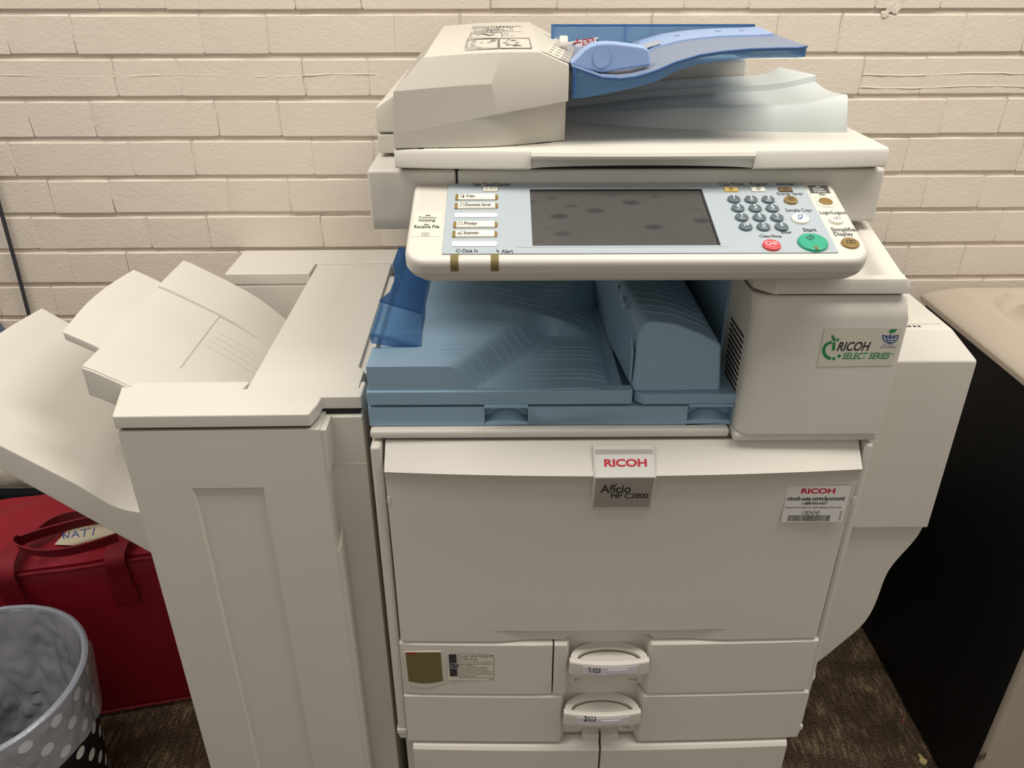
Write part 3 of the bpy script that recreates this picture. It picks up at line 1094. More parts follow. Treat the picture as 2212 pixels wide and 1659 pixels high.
# hood of the bridge unit
hp = [(0.1575, 0.7480), (0.1590, 0.80), (0.1610, 0.825), (0.1701, 0.8376), (0.1780, 0.8380), (0.2042, 0.8344), (0.2357, 0.8223), (0.2617, 0.8081), (0.2660, 0.748)]
bm = B()
def hr(y, sk, dz=0.0, ins=0.0): return [(x - sk * (1 - (x - .157) / .11), y + ins * (z - 0.748), z + dz) for x, z in hp]
loft(bm, [hr(0.852, 0.0, 0, 0.12), hr(1.0, 0.014, 0.001), hr(1.345, 0.018, 0.001)])
hood = finish('bridge_hood', bm, TRAYB, cop, 0.004, 3, smooth=36)
for k in range(12):
    y = 0.892 + 0.021 * k
    sk = 0.014 * min(1, (y - 0.852) / 0.148) 
    pts = []
    for j in range(11):
        t = j / 10
        x = 0.172 + 0.082 * t
        z = smtab([(0.1701, 0.8386), (0.1780, 0.8388), (0.2042, 0.8356), (0.2357, 0.8236), (0.2617, 0.8093)], x, 0.004)
        pts.append((x - sk * (1 - (x - .157) / .11), y, z - 0.0003))
    bm = B()
    tube(bm, pts, 0.0007, 5)
    finish('rib', bm, TRAYB, hood, smooth=60)
bm = B()
pts = [(0.1600, 0.880), (0.1600, 1.30), (0.2815, 1.30), (0.2855, 0.8435), (0.1700, 0.8435), (0.1600, 0.853)]
prism(bm, pts, 'z', 0.7345, 0.7488)
finish('bridge_base', bm, TRAYB, cop, 0.0025, 3)
bm = B()
pl = Plane((0.1600, 0.9, 0.8), (0, -1, 0), (0, 0, 1))
prism(bm, [(0.858, 0.762), (0.858, 0.800), (0.872, 0.812), (0.880, 0.762)], 'x', 0.1535, 0.1560)
finish('bridge_flap', bm, TRAYB, hood, 0.0006)
bm = B()
for (y, z, w, h) in ((0.925, 0.826, .010, .012), (0.945, 0.828, .014, .008), (0.985, 0.824, .012, .012)):
    quad(bm, [(0.1530 - 0.002, y, z), (0.1530 - 0.002, y + w, z + .002), (0.1530 - 0.002, y + w * .7, z + h), (0.1530 - 0.002, y + w * .2, z + h * .8)])
decal('torn_sticker', bm, STICK, hood)
# rear wall of the bay
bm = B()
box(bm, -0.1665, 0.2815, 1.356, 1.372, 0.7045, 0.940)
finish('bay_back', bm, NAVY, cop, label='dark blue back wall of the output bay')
# translucent end fence, front and rear leaf
def gz(x): return 0.8085 - 0.33 * (x + 0.167)
def leaf(pxs, thick, m, lbl, skirt=False):
    bm = B()
    P = []
    for px, py in pxs:
        q = flat(0.800).at(px, py)
        for _ in range(6): q = flat(gz(q.x)).at(px, py)
        P.append(q)
    loft(bm, [[p + Vector((0, 0, -thick)) for p in P], P])
    if skirt:
        a, b2 = P[0], P[1]
        n = 6
        for k in range(n):
            f = lambda t: a.lerp(b2, t) + Vector((0, 0.004 * math.sin(math.pi * t), 0))
            p0, p1 = f(k / n), f((k + 1) / n)
            d = Vector((0, 0, -0.013)); e = Vector((0, 0.0025, 0))
            loft(bm, [[p0, p1, p1 + e, p0 + e], [p0 + d, p1 + d, p1 + d + e, p0 + d + e]])
        for q0, q1 in ((P[0], P[-1]),):
            d = Vector((0, 0, -0.010)); e = Vector((0.0025, 0, 0))
            loft(bm, [[q0, q1, q1 + e, q0 + e], [q0 + d, q1 + d, q1 + d + e, q0 + d + e]])
    return finish('end_fence', bm, m, cop, label=lbl, smooth=30)
leaf([(799.5, 721), (910, 747), (912, 679), (822, 653)], 0.0028, CLEARB, 'translucent blue front fence leaf', True)
leaf([(820, 648), (912, 676), (917, 640), (925, 600), (934, 555), (862, 532), (848, 570), (852, 588), (851, 607), (842, 630)], 0.003, CLEARD, 'translucent dark blue rear fence leaf with curved notch')

# --- right side unit (bypass and duplex door)
bm = B()
def rect_ring(x0, x1, y0, y1, z): return [(x0, y0, z), (x1, y0, z), (x1, y1, z), (x0, y1, z)]
loft(bm, [rect_ring(0.4600, 0.6090, 0.900, 1.36, 0.4956), rect_ring(0.4600, 0.6060, 0.900, 1.36, 0.7640), rect_ring(0.4600, 0.5800, 0.932, 1.36, 0.7960)])
side = finish('side_unit', bm, WHITE, cop, 0.002)
bm = B()
stab = [(0.170, 0.4700), (0.2149, 0.5060), (0.292, 0.5600), (0.320, 0.5690), (0.350, 0.5725), (0.395, 0.5740), (0.4177, 0.5790), (0.447, 0.5940), (0.4744, 0.6065), (0.4935, 0.6090)]
sp = [(0.4605, 0.4935)] + [(smtab(stab, 0.4935 - 0.3235 * k / 30, 0.016), 0.4935 - 0.3235 * k / 30) for k in range(31)] + [(0.4605, 0.170)]
prism(bm, sp, 'y', 0.908, 1.36)
finish('side_door', bm, WHITE, cop, 0.003, ang=40)
bm = B()
prism(bm, rrect(0.4595, 0.5755, 0.945, 1.35, 0.006), 'z', 0.7955, 0.7972)
finish('side_lid', bm, WHITE, side, 0.0005)
bm = B()
pl = flat(0.7961)
for y0 in (0.9365,):
    for k, x in enumerate((0.462, 0.4665, 0.472, 0.4765, 0.483, 0.489)):
        quad(bm, [(x + 0.05, y0 - 0.0, 0.7963), (x + 0.0535, y0, 0.7963), (x + 0.0535, y0 + 0.0045, 0.7963), (x + 0.05, y0 + 0.0045, 0.7963)])
decal('side_marks', bm, INK, side)
bm = B()
cc = bmesh.ops.create_uvsphere(bm, u_segments=16, v_segments=10, radius=1)
for v in cc['verts']: v.co = Vector((0.458 + 0.0165 * v.co.x, 0.862 + 0.028 * v.co.y, 0.256 + 0.016 * v.co.z))
finish('side_knob', bm, WHITE, cop)

# --- scanner
bm = B()
box(bm, -0.0545, 0.4490, 0.9325, 1.372, 0.9375, 1.0012)
scan = finish('scanner', bm, WHITE, cop, 0.004, 3)
bm = B()
prism(bm, [(0.9325, 1.0012), (0.9325, 0.9445), (0.939, 0.9275), (1.372, 0.9275), (1.372, 1.0012)], 'x', -0.1600, -0.0560)
finish('scanner_end', bm, WHITE, cop, 0.004, 3)
bm = B()
box(bm, -0.1195, 0.4380, 0.938, 1.34, 1.0008, 1.0066)
finish('lid_gap', bm, DARK, cop)
bm = B()
box(bm, -0.0562, -0.0543, 0.9345, 1.36, 0.939, 1.0004)
finish('seam', bm, DARK, cop)

# --- platen cover (lid)
LX0, LX1, HX0, HX1 = -0.1245, 0.4410, 0.0308, 0.2850
def lbow(x): return 0.012 * (1 - ((x - 0.158) / 0.2827) ** 2)
LP = [(0.003, 1.0062), (0.0, 1.0085), (0.0, 1.0235), (0.0018, 1.0268), (0.006, 1.0280)]
bm = B()
def seg(xa, xb, n, prof, back=1.355):
    m_ = len(prof) - 1
    surf(bm, n, m_, lambda u, v: (xa + (xb - xa) * u, 0.9185 - lbow(xa + (xb - xa) * u) + prof[round(v * m_)][0], prof[round(v * m_)][1]),
         lambda u, v: (xa + (xb - xa) * u, back, prof[round(v * m_)][1]))
seg(LX0, HX0, 8, LP)
seg(HX1, LX1, 8, LP)
HP = [(0.0135, 1.0062), (0.0115, 1.0195)]
def hrec(xa, xb, n=20):
    def T(u, v):
        x = xa + (xb - xa) * u
        e = 1 - (2 * u - 1) ** 2
        y = 0.9185 - lbow(x)
        if v < 0.5: return (x, y + 0.006 + 0.010 * e ** 0.5, 1.0068 + 0.0015 * e)
        return (x, y + 0.004 + 0.004 * e, 1.0195)
    surf(bm, n, 1, T, lambda u, v: (xa + (xb - xa) * u, 1.355, 1.0068 if v < 0.5 else 1.0195))
hrec(HX0, HX1)
seg(HX0, HX1, 16, [(0.004, 1.0188), (-0.0025, 1.0192), (-0.0035, 1.0225), (-0.0015, 1.0262), (0.006, 1.0280)])
lid = finish('platen_cover', bm, WHITE, cop, smooth=35)
bm = B()
box(bm, -0.1550, -0.1240, 1.00, 1.355, 1.0055, 1.0290)
box(bm, -0.1550, -0.1240, 1.00, 1.355, 1.0305, 1.0600)
for v in bm.verts:
    if v.co.z > 1.05 and v.co.x < -0.14: v.co.z -= 0.0
    if v.co.z > 1.05 and v.co.x > -0.13: v.co.z += 0.020
finish('hinge_block', bm, WHITE, cop, 0.003)

# --- document feeder cover
def lerp3(a, b, t): return Vector(a) * (1 - t) + Vector(b) * t
NX = 24
def xs_at(t): return t
rows = []
XLb, XRb = -0.1240, 0.0722
def fx(u): return XLb + (XRb - XLb) * u
def und(u): return 0.030 * sm(0.30, 1.0, u) ** 1.0 * max(0, (u - 0.45) / 0.55)     # undercut to the right
zc_ = lambda u: 1.0450 + 0.0335 * u
F1 = lambda u: (fx(u) + 0.003 * (1 - u), 0.9185 + 0.006 * u, 1.0900 + 0.0085 * math.sin(math.pi * min(1, u * 0.95) * 0.62))
def f2x(u): return -0.0865 + (0.0400 + 0.0865) * min(1, u / 0.84) if u <= 0.84 else 0.0400 + 0.0322 * (u - 0.84) / 0.16
def f2z(u): 
    z = 1.1228 + 0.0052 * math.sin(math.pi * min(1, u / 0.84) * 0.60)
    return z if u <= 0.84 else 1.1277 - 0.0130 * (u - 0.84) / 0.16
F2 = lambda u: (f2x(u), 0.9320 - 0.004 * max(0, u - 0.84) / 0.16, f2z(u) + 0.0010)
RT = lambda u: (f2x(u) - 0.002 * (1 - u), 1.300, f2z(u) + (0.0062 if u <= 0.84 else 0.0062 - 0.003 * (u - 0.84) / 0.16))
US = [i / NX * 0.84 for i in range(NX + 1)] + [0.88, 0.92, 0.96, 1.0]
b0 = [(fx(u), 0.9190 + 0.012 * u + und(u), 1.0288) for u in US]
b1 = [(fx(u), 0.9188 + 0.006 * u + und(u), zc_(u) - 0.001) for u in US]
b2_ = [(fx(u), 0.9186 + 0.006 * u, zc_(u)) for u in US]
f1 = [F1(u) for u in US]
f2 = [F2(u) for u in US]
mid = [tuple(lerp3(F2(u), RT(u), 0.5) + Vector((0, 0, 0.0008))) for u in US]
rt = [RT(u) for u in US]
rb = [(fx(u), 1.335, 1.095) for u in US]
rbb = [(fx(u), 1.335, 1.0288) for u in US]
bm = B()
V = [[bm.verts.new(p) for p in r] for r in (b0, b1, b2_, f1, f2, mid, rt, rb, rbb)]
for a, b in zip(V, V[1:]):
    for i in range(len(US) - 1): bm.faces.new((a[i], a[i + 1], b[i + 1], b[i]))
for i in range(len(US) - 1): bm.faces.new((V[-1][i], V[-1][i + 1], V[0][i + 1], V[0][i]))
bm.faces.new([r[0] for r in V][::-1])
bm.faces.new([r[-1] for r in V])
feed = finish('feeder_cover', bm, FEEDW, cop, 0.0022, 3, ang=18, smooth=30)
bm = B()
for a, b in ((905, 918), (950, 1120), (1160, 1195)):
    u0 = (a - 855) / 370; u1 = (b - 855) / 370
    ya, yb3 = (0.9190 + 0.012 * u0 + und(u0)), (0.9190 + 0.012 * u1 + und(u1))
    loft(bm, [[(fx(u0), ya - 0.0004, z), (fx(u1), yb3 - 0.0004, z), (fx(u1), yb3 + 0.003, z), (fx(u0), ya + 0.003, z)] for z in (1.0279, 1.0286)])
finish('cover_gap', bm, DARK, feed)
# printed label on the cover's top
p0 = Vector(F2(0.45)); p1 = Vector(RT(0.45))
PF = Plane(p0 + Vector((0, 0, 0.0009)), (1, 0, 0), p1 - p0)
bm = B()
for x0, x1 in ((1006, 1076), (1079, 1148)):
    s0 = (x0 - 1077) * 0.93 + 1077; s1 = (x1 - 1077) * 0.93 + 1077
    for q, w in ((((x0, 105), (x1, 105)), .007), (((s0, 83.5), (s1, 83.5)), .009), (((x0, 105), (s0, 83.5)), .0011), (((x1, 105), (s1, 83.5)), .0011)): ink_line(bm, PF, q, w, 0.0006)
rl = random.Random(8)
for i in range(26):
    x = rl.choice([rl.uniform(1012, 1062), rl.uniform(1085, 1138)]); y = rl.uniform(86, 103)
    ink_line(bm, PF, [(x, y), (x + rl.uniform(4, 12), y + rl.uniform(-1.5, 1.5))], 0.0035, 0.0006)
for q, w in ((((1017, 71.5), (1016, 80.5)), .0009), (((1017, 71.5), (1084, 71.5)), .004), (((1084, 71.5), (1085, 80)), .0015)): ink_line(bm, PF, q, w, 0.0006)
for y, xa, xb in ((57.5, 1020, 1128), (59.5, 1020, 1110), (64, 1040, 1090), (66.5, 1025, 1110), (69.5, 1018, 1130), (73, 1088, 1128), (75.5, 1088, 1128), (78, 1088, 1118)):
    x = xa
    while x < xb:
        w = rl.uniform(2, 7)
        ink_line(bm, PF, [(x, y), (min(xb, x + w), y)], 0.0080 if y < 72 else 0.0060, 0.0006)
        x += w + 2
for x in (1022, 1050, 1072, 1100): ink_line(bm, PF, [(x, 61), (x + 7, 63.5)], 0.002, 0.0006)
ink_line(bm, PF, [(1028, 75), (1042, 73), (1058, 77), (1068, 75)], 0.0045, 0.0006)
decal('feeder_diagram', bm, GREYINK, feed)['kind'] = 'stuff'
# slanted strip with icons on the cover's right slope
q0, q1, q2 = Vector(F2(0.84)), Vector(F2(1.0)), Vector(RT(0.84))
dirx = (q1 - q0).normalized()
diry = (q2 - q0) - dirx * (q2 - q0).dot(dirx)
PSL = Plane(q0 + dirx.cross(diry).normalized() * 0.0006, dirx, diry)
Ls = (q1 - q0).length
bm = B()
uv_plate(bm, PSL, [(Ls * 0.06, 0.012), (Ls * 0.66, 0.012), (Ls * 0.66, 0.31), (Ls * 0.06, 0.31)], 0.0005)
finish('tab_strip', bm, STICKC, feed, label='cream printed strip')
bm = B()
uv_plate(bm, PSL, [(Ls * 0.66, 0.012), (Ls * 0.97, 0.012), (Ls * 0.97, 0.30), (Ls * 0.66, 0.30)], 0.0005)
finish('tab_strip', bm, PLATED, feed, label='grey icon strip')
bm = B()
for k in range(7):
    v = 0.035 + 0.038 * k
    for a, b in ((0.22, 0.34), (0.42, 0.60)):
        P = [PSL.w(Ls * a, v, 0.0008), PSL.w(Ls * b, v, 0.0008), PSL.w(Ls * b, v + 0.005, 0.0008), PSL.w(Ls * a, v + 0.005, 0.0008)]
        quad(bm, P)
decal('tab_print', bm, GREYINK, feed)
bm = B()
for k in range(6):
    v = 0.035 + 0.045 * k
    for a in (0.74, 0.86):
        quad(bm, [PSL.w(Ls * a, v, 0.0008), PSL.w(Ls * (a + 0.06), v, 0.0008), PSL.w(Ls * (a + 0.06), v + 0.008, 0.0008), PSL.w(Ls * a, v + 0.008, 0.0008)])
decal('tab_icons', bm, WINK, feed)
bm = B()
tube(bm, [(0.0715, 1.09, 1.1225), (0.082, 1.09, 1.1225)], 0.010, 20)
finish('feed_knob', bm, CREAM, feed, 0.0015)

# --- original tray (upper, blue)
PA = front(0.940)
top_px = [(1237, 143), (1262, 152), (1301, 166), (1340, 168.5), (1371, 165), (1400, 157), (1423, 149), (1460, 133), (1512, 117.5), (1560, 110), (1618, 104.6), (1680, 102.5), (1724, 102), (1744, 99)]
bot_px = [(1237, 213), (1262, 211), (1301, 204), (1340, 196), (1371, 189), (1400, 181), (1423, 174), (1460, 154), (1512, 138), (1560, 131.5), (1618, 126), (1680, 124.5), (1724, 124.5), (1744, 123)]
TP = [PA.uv(*q) for q in top_px]
TP = [(u, v + 0.5) for u, v in TP]
BP = [PA.uv(*q) for q in bot_px]
BP = [(u, v + 0.5) for u, v in BP]
YR = 1.205
def tray_x(u, v):
    """x shift so that the free end slants back"""
    return u + (0.012 + 0.0 * v) * max(0, (u - 0.28) / 0.055) * (v - 0.0) * 1.2
def rear_round(i, v): return 0
nT = len(TP) - 1
def ft(u, v):
    x, z = TP[round(u * nT)]
    yend = YR
    y = 0.940 + (yend - 0.940) * v
    e = max(0, (x - 0.31) / 0.03)
    zz = z if x > 0.19 else z * (1 - 0.6 * v) + (1.113 + 0.0) * 0.6 * v
    if v == 0.0 and x > 0.33: y += 0.004
    return (tray_x(x, v), y, zz)
bm = B()
surf(bm, nT, 10, ft, lambda u, v: (ft(u, v)[0], ft(u, v)[1], ft(u, v)[2] - 0.0035))
otop = finish('original_tray', bm, FEEDB, cop, smooth=45, label='smoky blue upper original tray')
bm = B()
surf(bm, nT, 1, lambda u, v: (TP[round(u * nT)][0] + 0.0, 0.9385 + (0.003 if TP[round(u * nT)][0] > 0.333 else 0), (TP[round(u * nT)][1] - 0.0) if v else BP[round(u * nT)][1]),
     lambda u, v: (TP[round(u * nT)][0], 0.9425 + (0.003 if TP[round(u * nT)][0] > 0.333 else 0), (TP[round(u * nT)][1] - 0.0) if v else BP[round(u * nT)][1]))
xe, ze0, ze1 = TP[-1][0], BP[-1][1], TP[-1][1]
surf(bm, 6, 1, lambda u, v: (tray_x(xe, u) + 0.0008, 0.943 + (YR - 0.943) * u, (ze1 - 0.0005) if v else ze0), lambda u, v: (tray_x(xe, u) - 0.003, 0.943 + (YR - 0.943) * u, (ze1 - 0.0005) if v else ze0))
finish('tray_rim', bm, CLEARB, otop, smooth=45, label='translucent blue rim')
bm = B()
tube(bm, [(0.0795, 0.9395, TP[0][1] - 0.002), (0.0795, 0.9395, BP[0][1] + 0.002)], 0.0022, 8)
tube(bm, [(x, 0.9390, z - 0.0006) for x, z in TP], 0.0011, 6)
finish('rim_edge', bm, mat('deep_blue_edge', (0.04, 0.12, 0.34), 0.3), otop)
PR = front(1.208)
bm = B()
u0, v1 = PR.uv(1191, 53); u1 = PR.uv(1640, 60)[0]
v1 += 0.5
box(bm, u0, u1 - 0.006, 1.208, 1.211, 1.098, v1)
box(bm, u0, u1 - 0.006, 1.208, 1.218, v1 - 0.0028, v1)
box(bm, u0, u0 + 0.004, 1.205, 1.215, 1.098, v1)
xm = PR.uv(1350, 70)[0]
box(bm, xm - 0.0005, xm + 0.0012, 1.2055, 1.2085, 1.10, v1 - 0.001)
box(bm, u0 + 0.005, u0 + 0.16, 1.200, 1.208, 1.1130, 1.1150)
finish('rear_fence', bm, CLEARB, otop, label='translucent blue rear fence')
# pale lane, guide fin and caution label of the original tray
def top_z(x): return lerp_tab([(a, b) for a, b in TP], x)
def top_z2(x, v): return top_z(x) if x > 0.19 else top_z(x) * (1 - 0.6 * v) + 1.113 * 0.6 * v
bm = B()
def lane_p(u, v, dz):
    x = 0.135 + 0.205 * u + 0.012 * v * u
    return (x, 1.078 + 0.112 * v, top_z2(x - 0.012 * v * u, (1.078 + 0.112 * v - 0.94) / 0.265) + dz)
surf(bm, 18, 4, lambda u, v: lane_p(u, v, 0.0016), lambda u, v: lane_p(u, v, -0.003))
lane = finish('paper_lane', bm, PERI, otop, label='pale blue centre lane')
bm = B()
for x, y in ((0.225, 1.135), (0.280, 1.14), (0.312, 1.142)):
    z = lane_p((x - 0.135) / 0.205, 0.55, 0.0026)[2]
    quad(bm, [(x, y, z), (x + 0.008, y, z), (x + 0.010, y + 0.006, z), (x + 0.002, y + 0.006, z)])
decal('lane_slots', bm, mat('lane_slot_blue', (0.16, 0.24, 0.45), 0.5), otop)
bm = B()
x0, x1 = 0.158, 0.200
P = [(x0 - 0.002, 1.085, top_z2(x0, .55) + .0024), (x1, 1.085, top_z2(x1, .55) + .0024), (x1 + .003, 1.125, top_z2(x1, .7) + .0032), (x0 + .003, 1.125, top_z2(x0, .7) + .0032)]
loft(bm, [P, [Vector(p) + Vector((0, 0, 0.0009)) for p in P]])
finish('tray_label', bm, mat('tray_label_grey', (0.36, 0.40, 0.46), 0.5), otop)
PG = front(0.962)
fin_px = [(1228, 139), (1246, 123), (1262, 106), (1277, 97), (1292, 93), (1312, 91.5), (1335, 93), (1357, 95.5), (1378, 98.5), (1393, 101.5), (1401, 106), (1404, 113), (1407, 142), (1360, 149), (1301, 158), (1262, 151)]
fp = [PG.uv(*q) for q in fin_px]
bm = B()
prism(bm, [(u, v + 0.5) for u, v in fp], 'y', 0.962, 0.985)
fin = finish('paper_guide', bm, PERI, otop, 0.003, 3, label='periwinkle side guide')
bm = B()
cu, cv = PG.uv(1300, 124)
cc = bmesh.ops.create_circle(bm, cap_ends=True, segments=28, radius=0.0098)
for v in cc['verts']: v.co = Vector((cu + v.co.x, 0.9618, cv + 0.5 + v.co.y * 1.12))
f = bm.faces[:]
r = bmesh.ops.inset_region(bm, faces=f, thickness=0.002, depth=0.0)
for v in set(v for fc in f for v in fc.verts): v.co.y += 0.0 - 0.0012 + 0.0
finish('thumb_dimple', bm, PERI, fin, smooth=60)
bm = B()
box(bm, 0.080, 0.122, 0.985, 1.21, 1.098, 1.1035)
finish('guide_base', bm, PERI, otop, 0.002)
bm = B()
prism(bm, [(0.0865 + 0.011 * math.cos(R(a)), 1.1030 + 0.012 * math.sin(R(a))) for a in range(0, 181, 15)], 'y', 1.005, 1.008)
finish('guide_tab', bm, PERI, otop)
PC = front(1.199)
bm = B()
plate(bm, PC, [(1212, 108), (1290, 96), (1293, 80), (1218, 92)], 0.0006)
finish('caution_label', bm, STICK, otop)
bm = B()
for cx, cy in ((1222, 95), (1247, 90)):
    ink_poly(bm, PC, [(cx - 4, cy - 5), (cx + 4, cy - 5), (cx, cy)], 0.0009)
    ink_line(bm, PC, [(cx - 8, cy + 3), (cx + 8, cy + 1)], 0.0016, 0.0009)
for cx, cy in ((1264, 91), (1277, 89)):
    ink_line(bm, PC, [(cx - 5, cy - 6), (cx + 5, cy - 6), (cx + 5, cy + 6), (cx - 5, cy + 6), (cx - 5, cy - 6)], 0.0011, 0.0009)
    ink_line(bm, PC, [(cx - 4, cy + 4), (cx + 4, cy - 4)], 0.0007, 0.0009)
decal('caution_marks', bm, REDINK, otop)
bm = B()
ink_line(bm, PC, [(1230, 100), (1239, 94), (1243, 95), (1235, 101), (1230, 100)], 0.0010, 0.0009)
ink_line(bm, PC, [(1290, 93), (1290, 84)], 0.0022, 0.0009)
decal('caution_icon', bm, INK, otop)

# --- exit tray under it
bm = B()
box(bm, 0.072, 0.352, 1.2125, 1.335, 1.0275, 1.0905)
finish('feeder_frame', bm, WHITE, cop, 0.006, 3)
EX0, EX1 = 0.0735, 0.4250
def ztop(x): return smtab([(0.06, 1.034), (0.13, 1.0415), (0.20, 1.0505), (0.30, 1.0565), (0.36, 1.0585), (0.40, 1.0645), (0.43, 1.0725)], x, 0.02)
def ridge_h(x): return 0.0085
def yfront(x): return smtab([(0.06, 1.10), (0.12, 1.085), (0.20, 1.055), (0.28, 1.034), (0.36, 1.026), (0.43, 1.024)], x, 0.02)
YS = list(range(22))
def extop(u, v):
    x = EX0 + (EX1 - EX0) * u
    k = round(v * 21)
    yf = yfront(x)
    h = ztop(x)
    yr = 1.140 + 0.006 * (1 - u)
    if k == 0: return (x + 0.002 * u, yf - 0.014, 1.0278)
    if k == 1: return (x, yf - 0.001, h - 0.0022)
    if k == 2: return (x, yf + 0.0015, h - 0.0005)
    if k <= 13:
        t = (k - 3) / 10
        y = yf + 0.004 + (yr - yf - 0.004) * t
        return (x, y, h - 0.004 * math.sin(math.pi * t))
    cut = 0.030 * max(0, (u - 0.85) / 0.15)
    if k == 14: return (x - cut * 0.0, yr + 0.0012, h + 0.0075)
    if k == 15: return (x - cut * 0.0, yr + 0.0030, h + 0.0085)
    t = (k - 15) / 6
    return (x - cut * t, yr + 0.003 + 0.062 * t, h + 0.0085 + 0.003 * t)
nv = len(YS) - 1
bm = B()
surf(bm, 40, nv, extop, lambda u, v: (extop(u, v)[0] + (0.003 if u == 1.0 else 0), extop(u, v)[1], 1.0276))
finish('exit_tray', bm, PALE, cop, smooth=40, label='pale exit tray sloping up to the right')

# --- control panel
PP = Plane((0, 0.79, 0.944), (1, 0, 0), (0, 0.14, 0.041))
def lifted(pl, h):
    q = Plane(pl.p + pl.n * h, pl.ux, pl.uy)
    return q
def prect(x0, x1, v0, v1, rf, rr, n=6):
    out = []
    for cx, cy, a, r in ((x1 - rf, v0 + rf, -90, rf), (x1 - rr, v1 - rr, 0, rr), (x0 + rr, v1 - rr, 90, rr), (x0 + rf, v0 + rf, 180, rf)):
        for k in range(n + 1):
            t = R(a + 90 * k / n)
            out.append((cx + r * math.cos(t), cy + r * math.sin(t)))
    return out
PX0, PX1, PV0, PV1 = -0.1052, 0.3876, -0.0065, 0.1462
def pring(ins, w, fi=None): return [PP.w(u, v, w) for u, v in prect(PX0 + ins, PX1 - ins, PV0 + (ins if fi is None else fi), PV1 - ins * 0.2, max(0.006, 0.024 - ins * 0.5), 0.004)]
bm = B()
loft(bm, [pring(0.0055, 0.0), pring(0.0025, -0.0009), pring(0.0007, -0.0035), pring(0.0, -0.0075), pring(0.0, -0.0170), pring(0.0012, -0.0176)])
pan = finish('control_panel', bm, CREAM, cop, smooth=40, label='tilted cream control panel')
bm = B()
loft(bm, [pring(0.0012, -0.0180), pring(0.0005, -0.0184), pring(0.0030, -0.0225, 0.001), pring(0.012, -0.0285, 0.004), pring(0.022, -0.0315, 0.010)])
finish('panel_base', bm, WHITE, pan, smooth=50)
bm = B()
box(bm, -0.03, 0.30, 0.86, 0.95, 0.940, 0.962)
finish('panel_arm', bm, DARK, pan)
# light blue face with a cut-out for the screen
sa, sb, scq, sd = PP.uv(1145, 410), PP.uv(1515, 411), PP.uv(1557, 532), PP.uv(1150, 534)
sx0, sx1 = (sa[0] + sd[0]) / 2, (sb[0] + scq[0]) / 2
sv0, sv1 = (scq[1] + sd[1]) / 2, (sa[1] + sb[1]) / 2
fx0 = (PP.uv(969, 393)[0] + PP.uv(955, 547)[0]) / 2
fx1 = (PP.uv(1730, 394)[0] + PP.uv(1812, 546)[0]) / 2
fv0, fv1 = PP.uv(1380, 549)[1], PV1 - 0.0008
FT = 0.0016
bm = B()
us, vs_ = [fx0, sx0, sx1, fx1], [fv0, sv0, sv1, fv1]
for lift_, flip in ((FT, False), (0.0, True)):
    G = [[bm.verts.new(PP.w(u, v, lift_)) for v in vs_] for u in us]
    for i in range(3):
        for j in range(3):
            if (i, j) == (1, 1): continue
            f = (G[i][j], G[i + 1][j], G[i + 1][j + 1], G[i][j + 1])
            bm.faces.new(f[::-1] if flip else f)
    if not flip: GT = G
    else: GB = G
def side_(a, b, c, d): bm.faces.new((a, b, c, d))
for i in range(3):
    side_(GT[i][0], GB[i][0], GB[i + 1][0], GT[i + 1][0]); side_(GT[i][3], GT[i + 1][3], GB[i + 1][3], GB[i][3])
    side_(GT[0][i], GT[0][i + 1], GB[0][i + 1], GB[0][i]); side_(GT[3][i], GB[3][i], GB[3][i + 1], GT[3][i + 1])
for a, b in (((1, 1), (2, 1)), ((2, 1), (2, 2)), ((2, 2), (1, 2)), ((1, 2), (1, 1))):
    side_(GT[a[0]][a[1]], GT[b[0]][b[1]], GB[b[0]][b[1]], GB[a[0]][a[1]])
face = finish('panel_face', bm, PANELB, pan, 0.0008, 2, label='light blue panel face')
# frame step round the screen
bm = B()
e0, e1 = PP.uv(1118, 545)[0], PP.uv(1577, 540)[0]
for xa, xb, va, vb in ((e0, e1, sv0 - 0.0030, sv0 - 0.0005), ):
    uv_plate(bm, PP, [(xa, va), (xb, va), (xb, vb), (xa, vb)], 0.0004, FT)
finish('screen_ridge', bm, PANELB, pan, 0.0002)
SCR = bpy.data.materials.new('dusty_dark_screen')
SCR.use_nodes = True
_nt = SCR.node_tree
_b = _nt.nodes['Principled BSDF']
_b.inputs['Roughness'].default_value = 0.22
_b.inputs['Specular IOR Level'].default_value = 0.5
_tc = _nt.nodes.new('ShaderNodeTexCoord')
_vo = _nt.nodes.new('ShaderNodeTexVoronoi'); _vo.inputs['Scale'].default_value = 420
_vp = _nt.nodes.new('ShaderNodeMapping'); _vp.inputs['Scale'].default_value = (26, 52, 52)
_v2 = _nt.nodes.new('ShaderNodeTexVoronoi'); _v2.inputs['Scale'].default_value = 1.0
_nt.links.new(_tc.outputs['Object'], _vo.inputs['Vector'])
_nt.links.new(_tc.outputs['Object'], _vp.inputs['Vector']); _nt.links.new(_vp.outputs['Vector'], _v2.inputs['Vector'])
_r1 = _nt.nodes.new('ShaderNodeValToRGB'); _e = _r1.color_ramp.elements
_e[0].position = 0.05; _e[0].color = (0.30, 0.29, 0.27, 1); _e[1].position = 0.13; _e[1].color = (0, 0, 0, 1)
_nt.links.new(_vo.outputs['Distance'], _r1.inputs['Fac'])
_r2 = _nt.nodes.new('ShaderNodeValToRGB'); _e = _r2.color_ramp.elements
_e[0].position = 0.16; _e[0].color = (0.044, 0.044, 0.046, 1); _e[1].position = 0.34; _e[1].color = (0.080, 0.077, 0.073, 1)
_nt.links.new(_v2.outputs['Distance'], _r2.inputs['Fac'])
_ad = _nt.nodes.new('ShaderNodeMix'); _ad.data_type = 'RGBA'; _ad.blend_type = 'ADD'; _ad.inputs['Factor'].default_value = 0.6
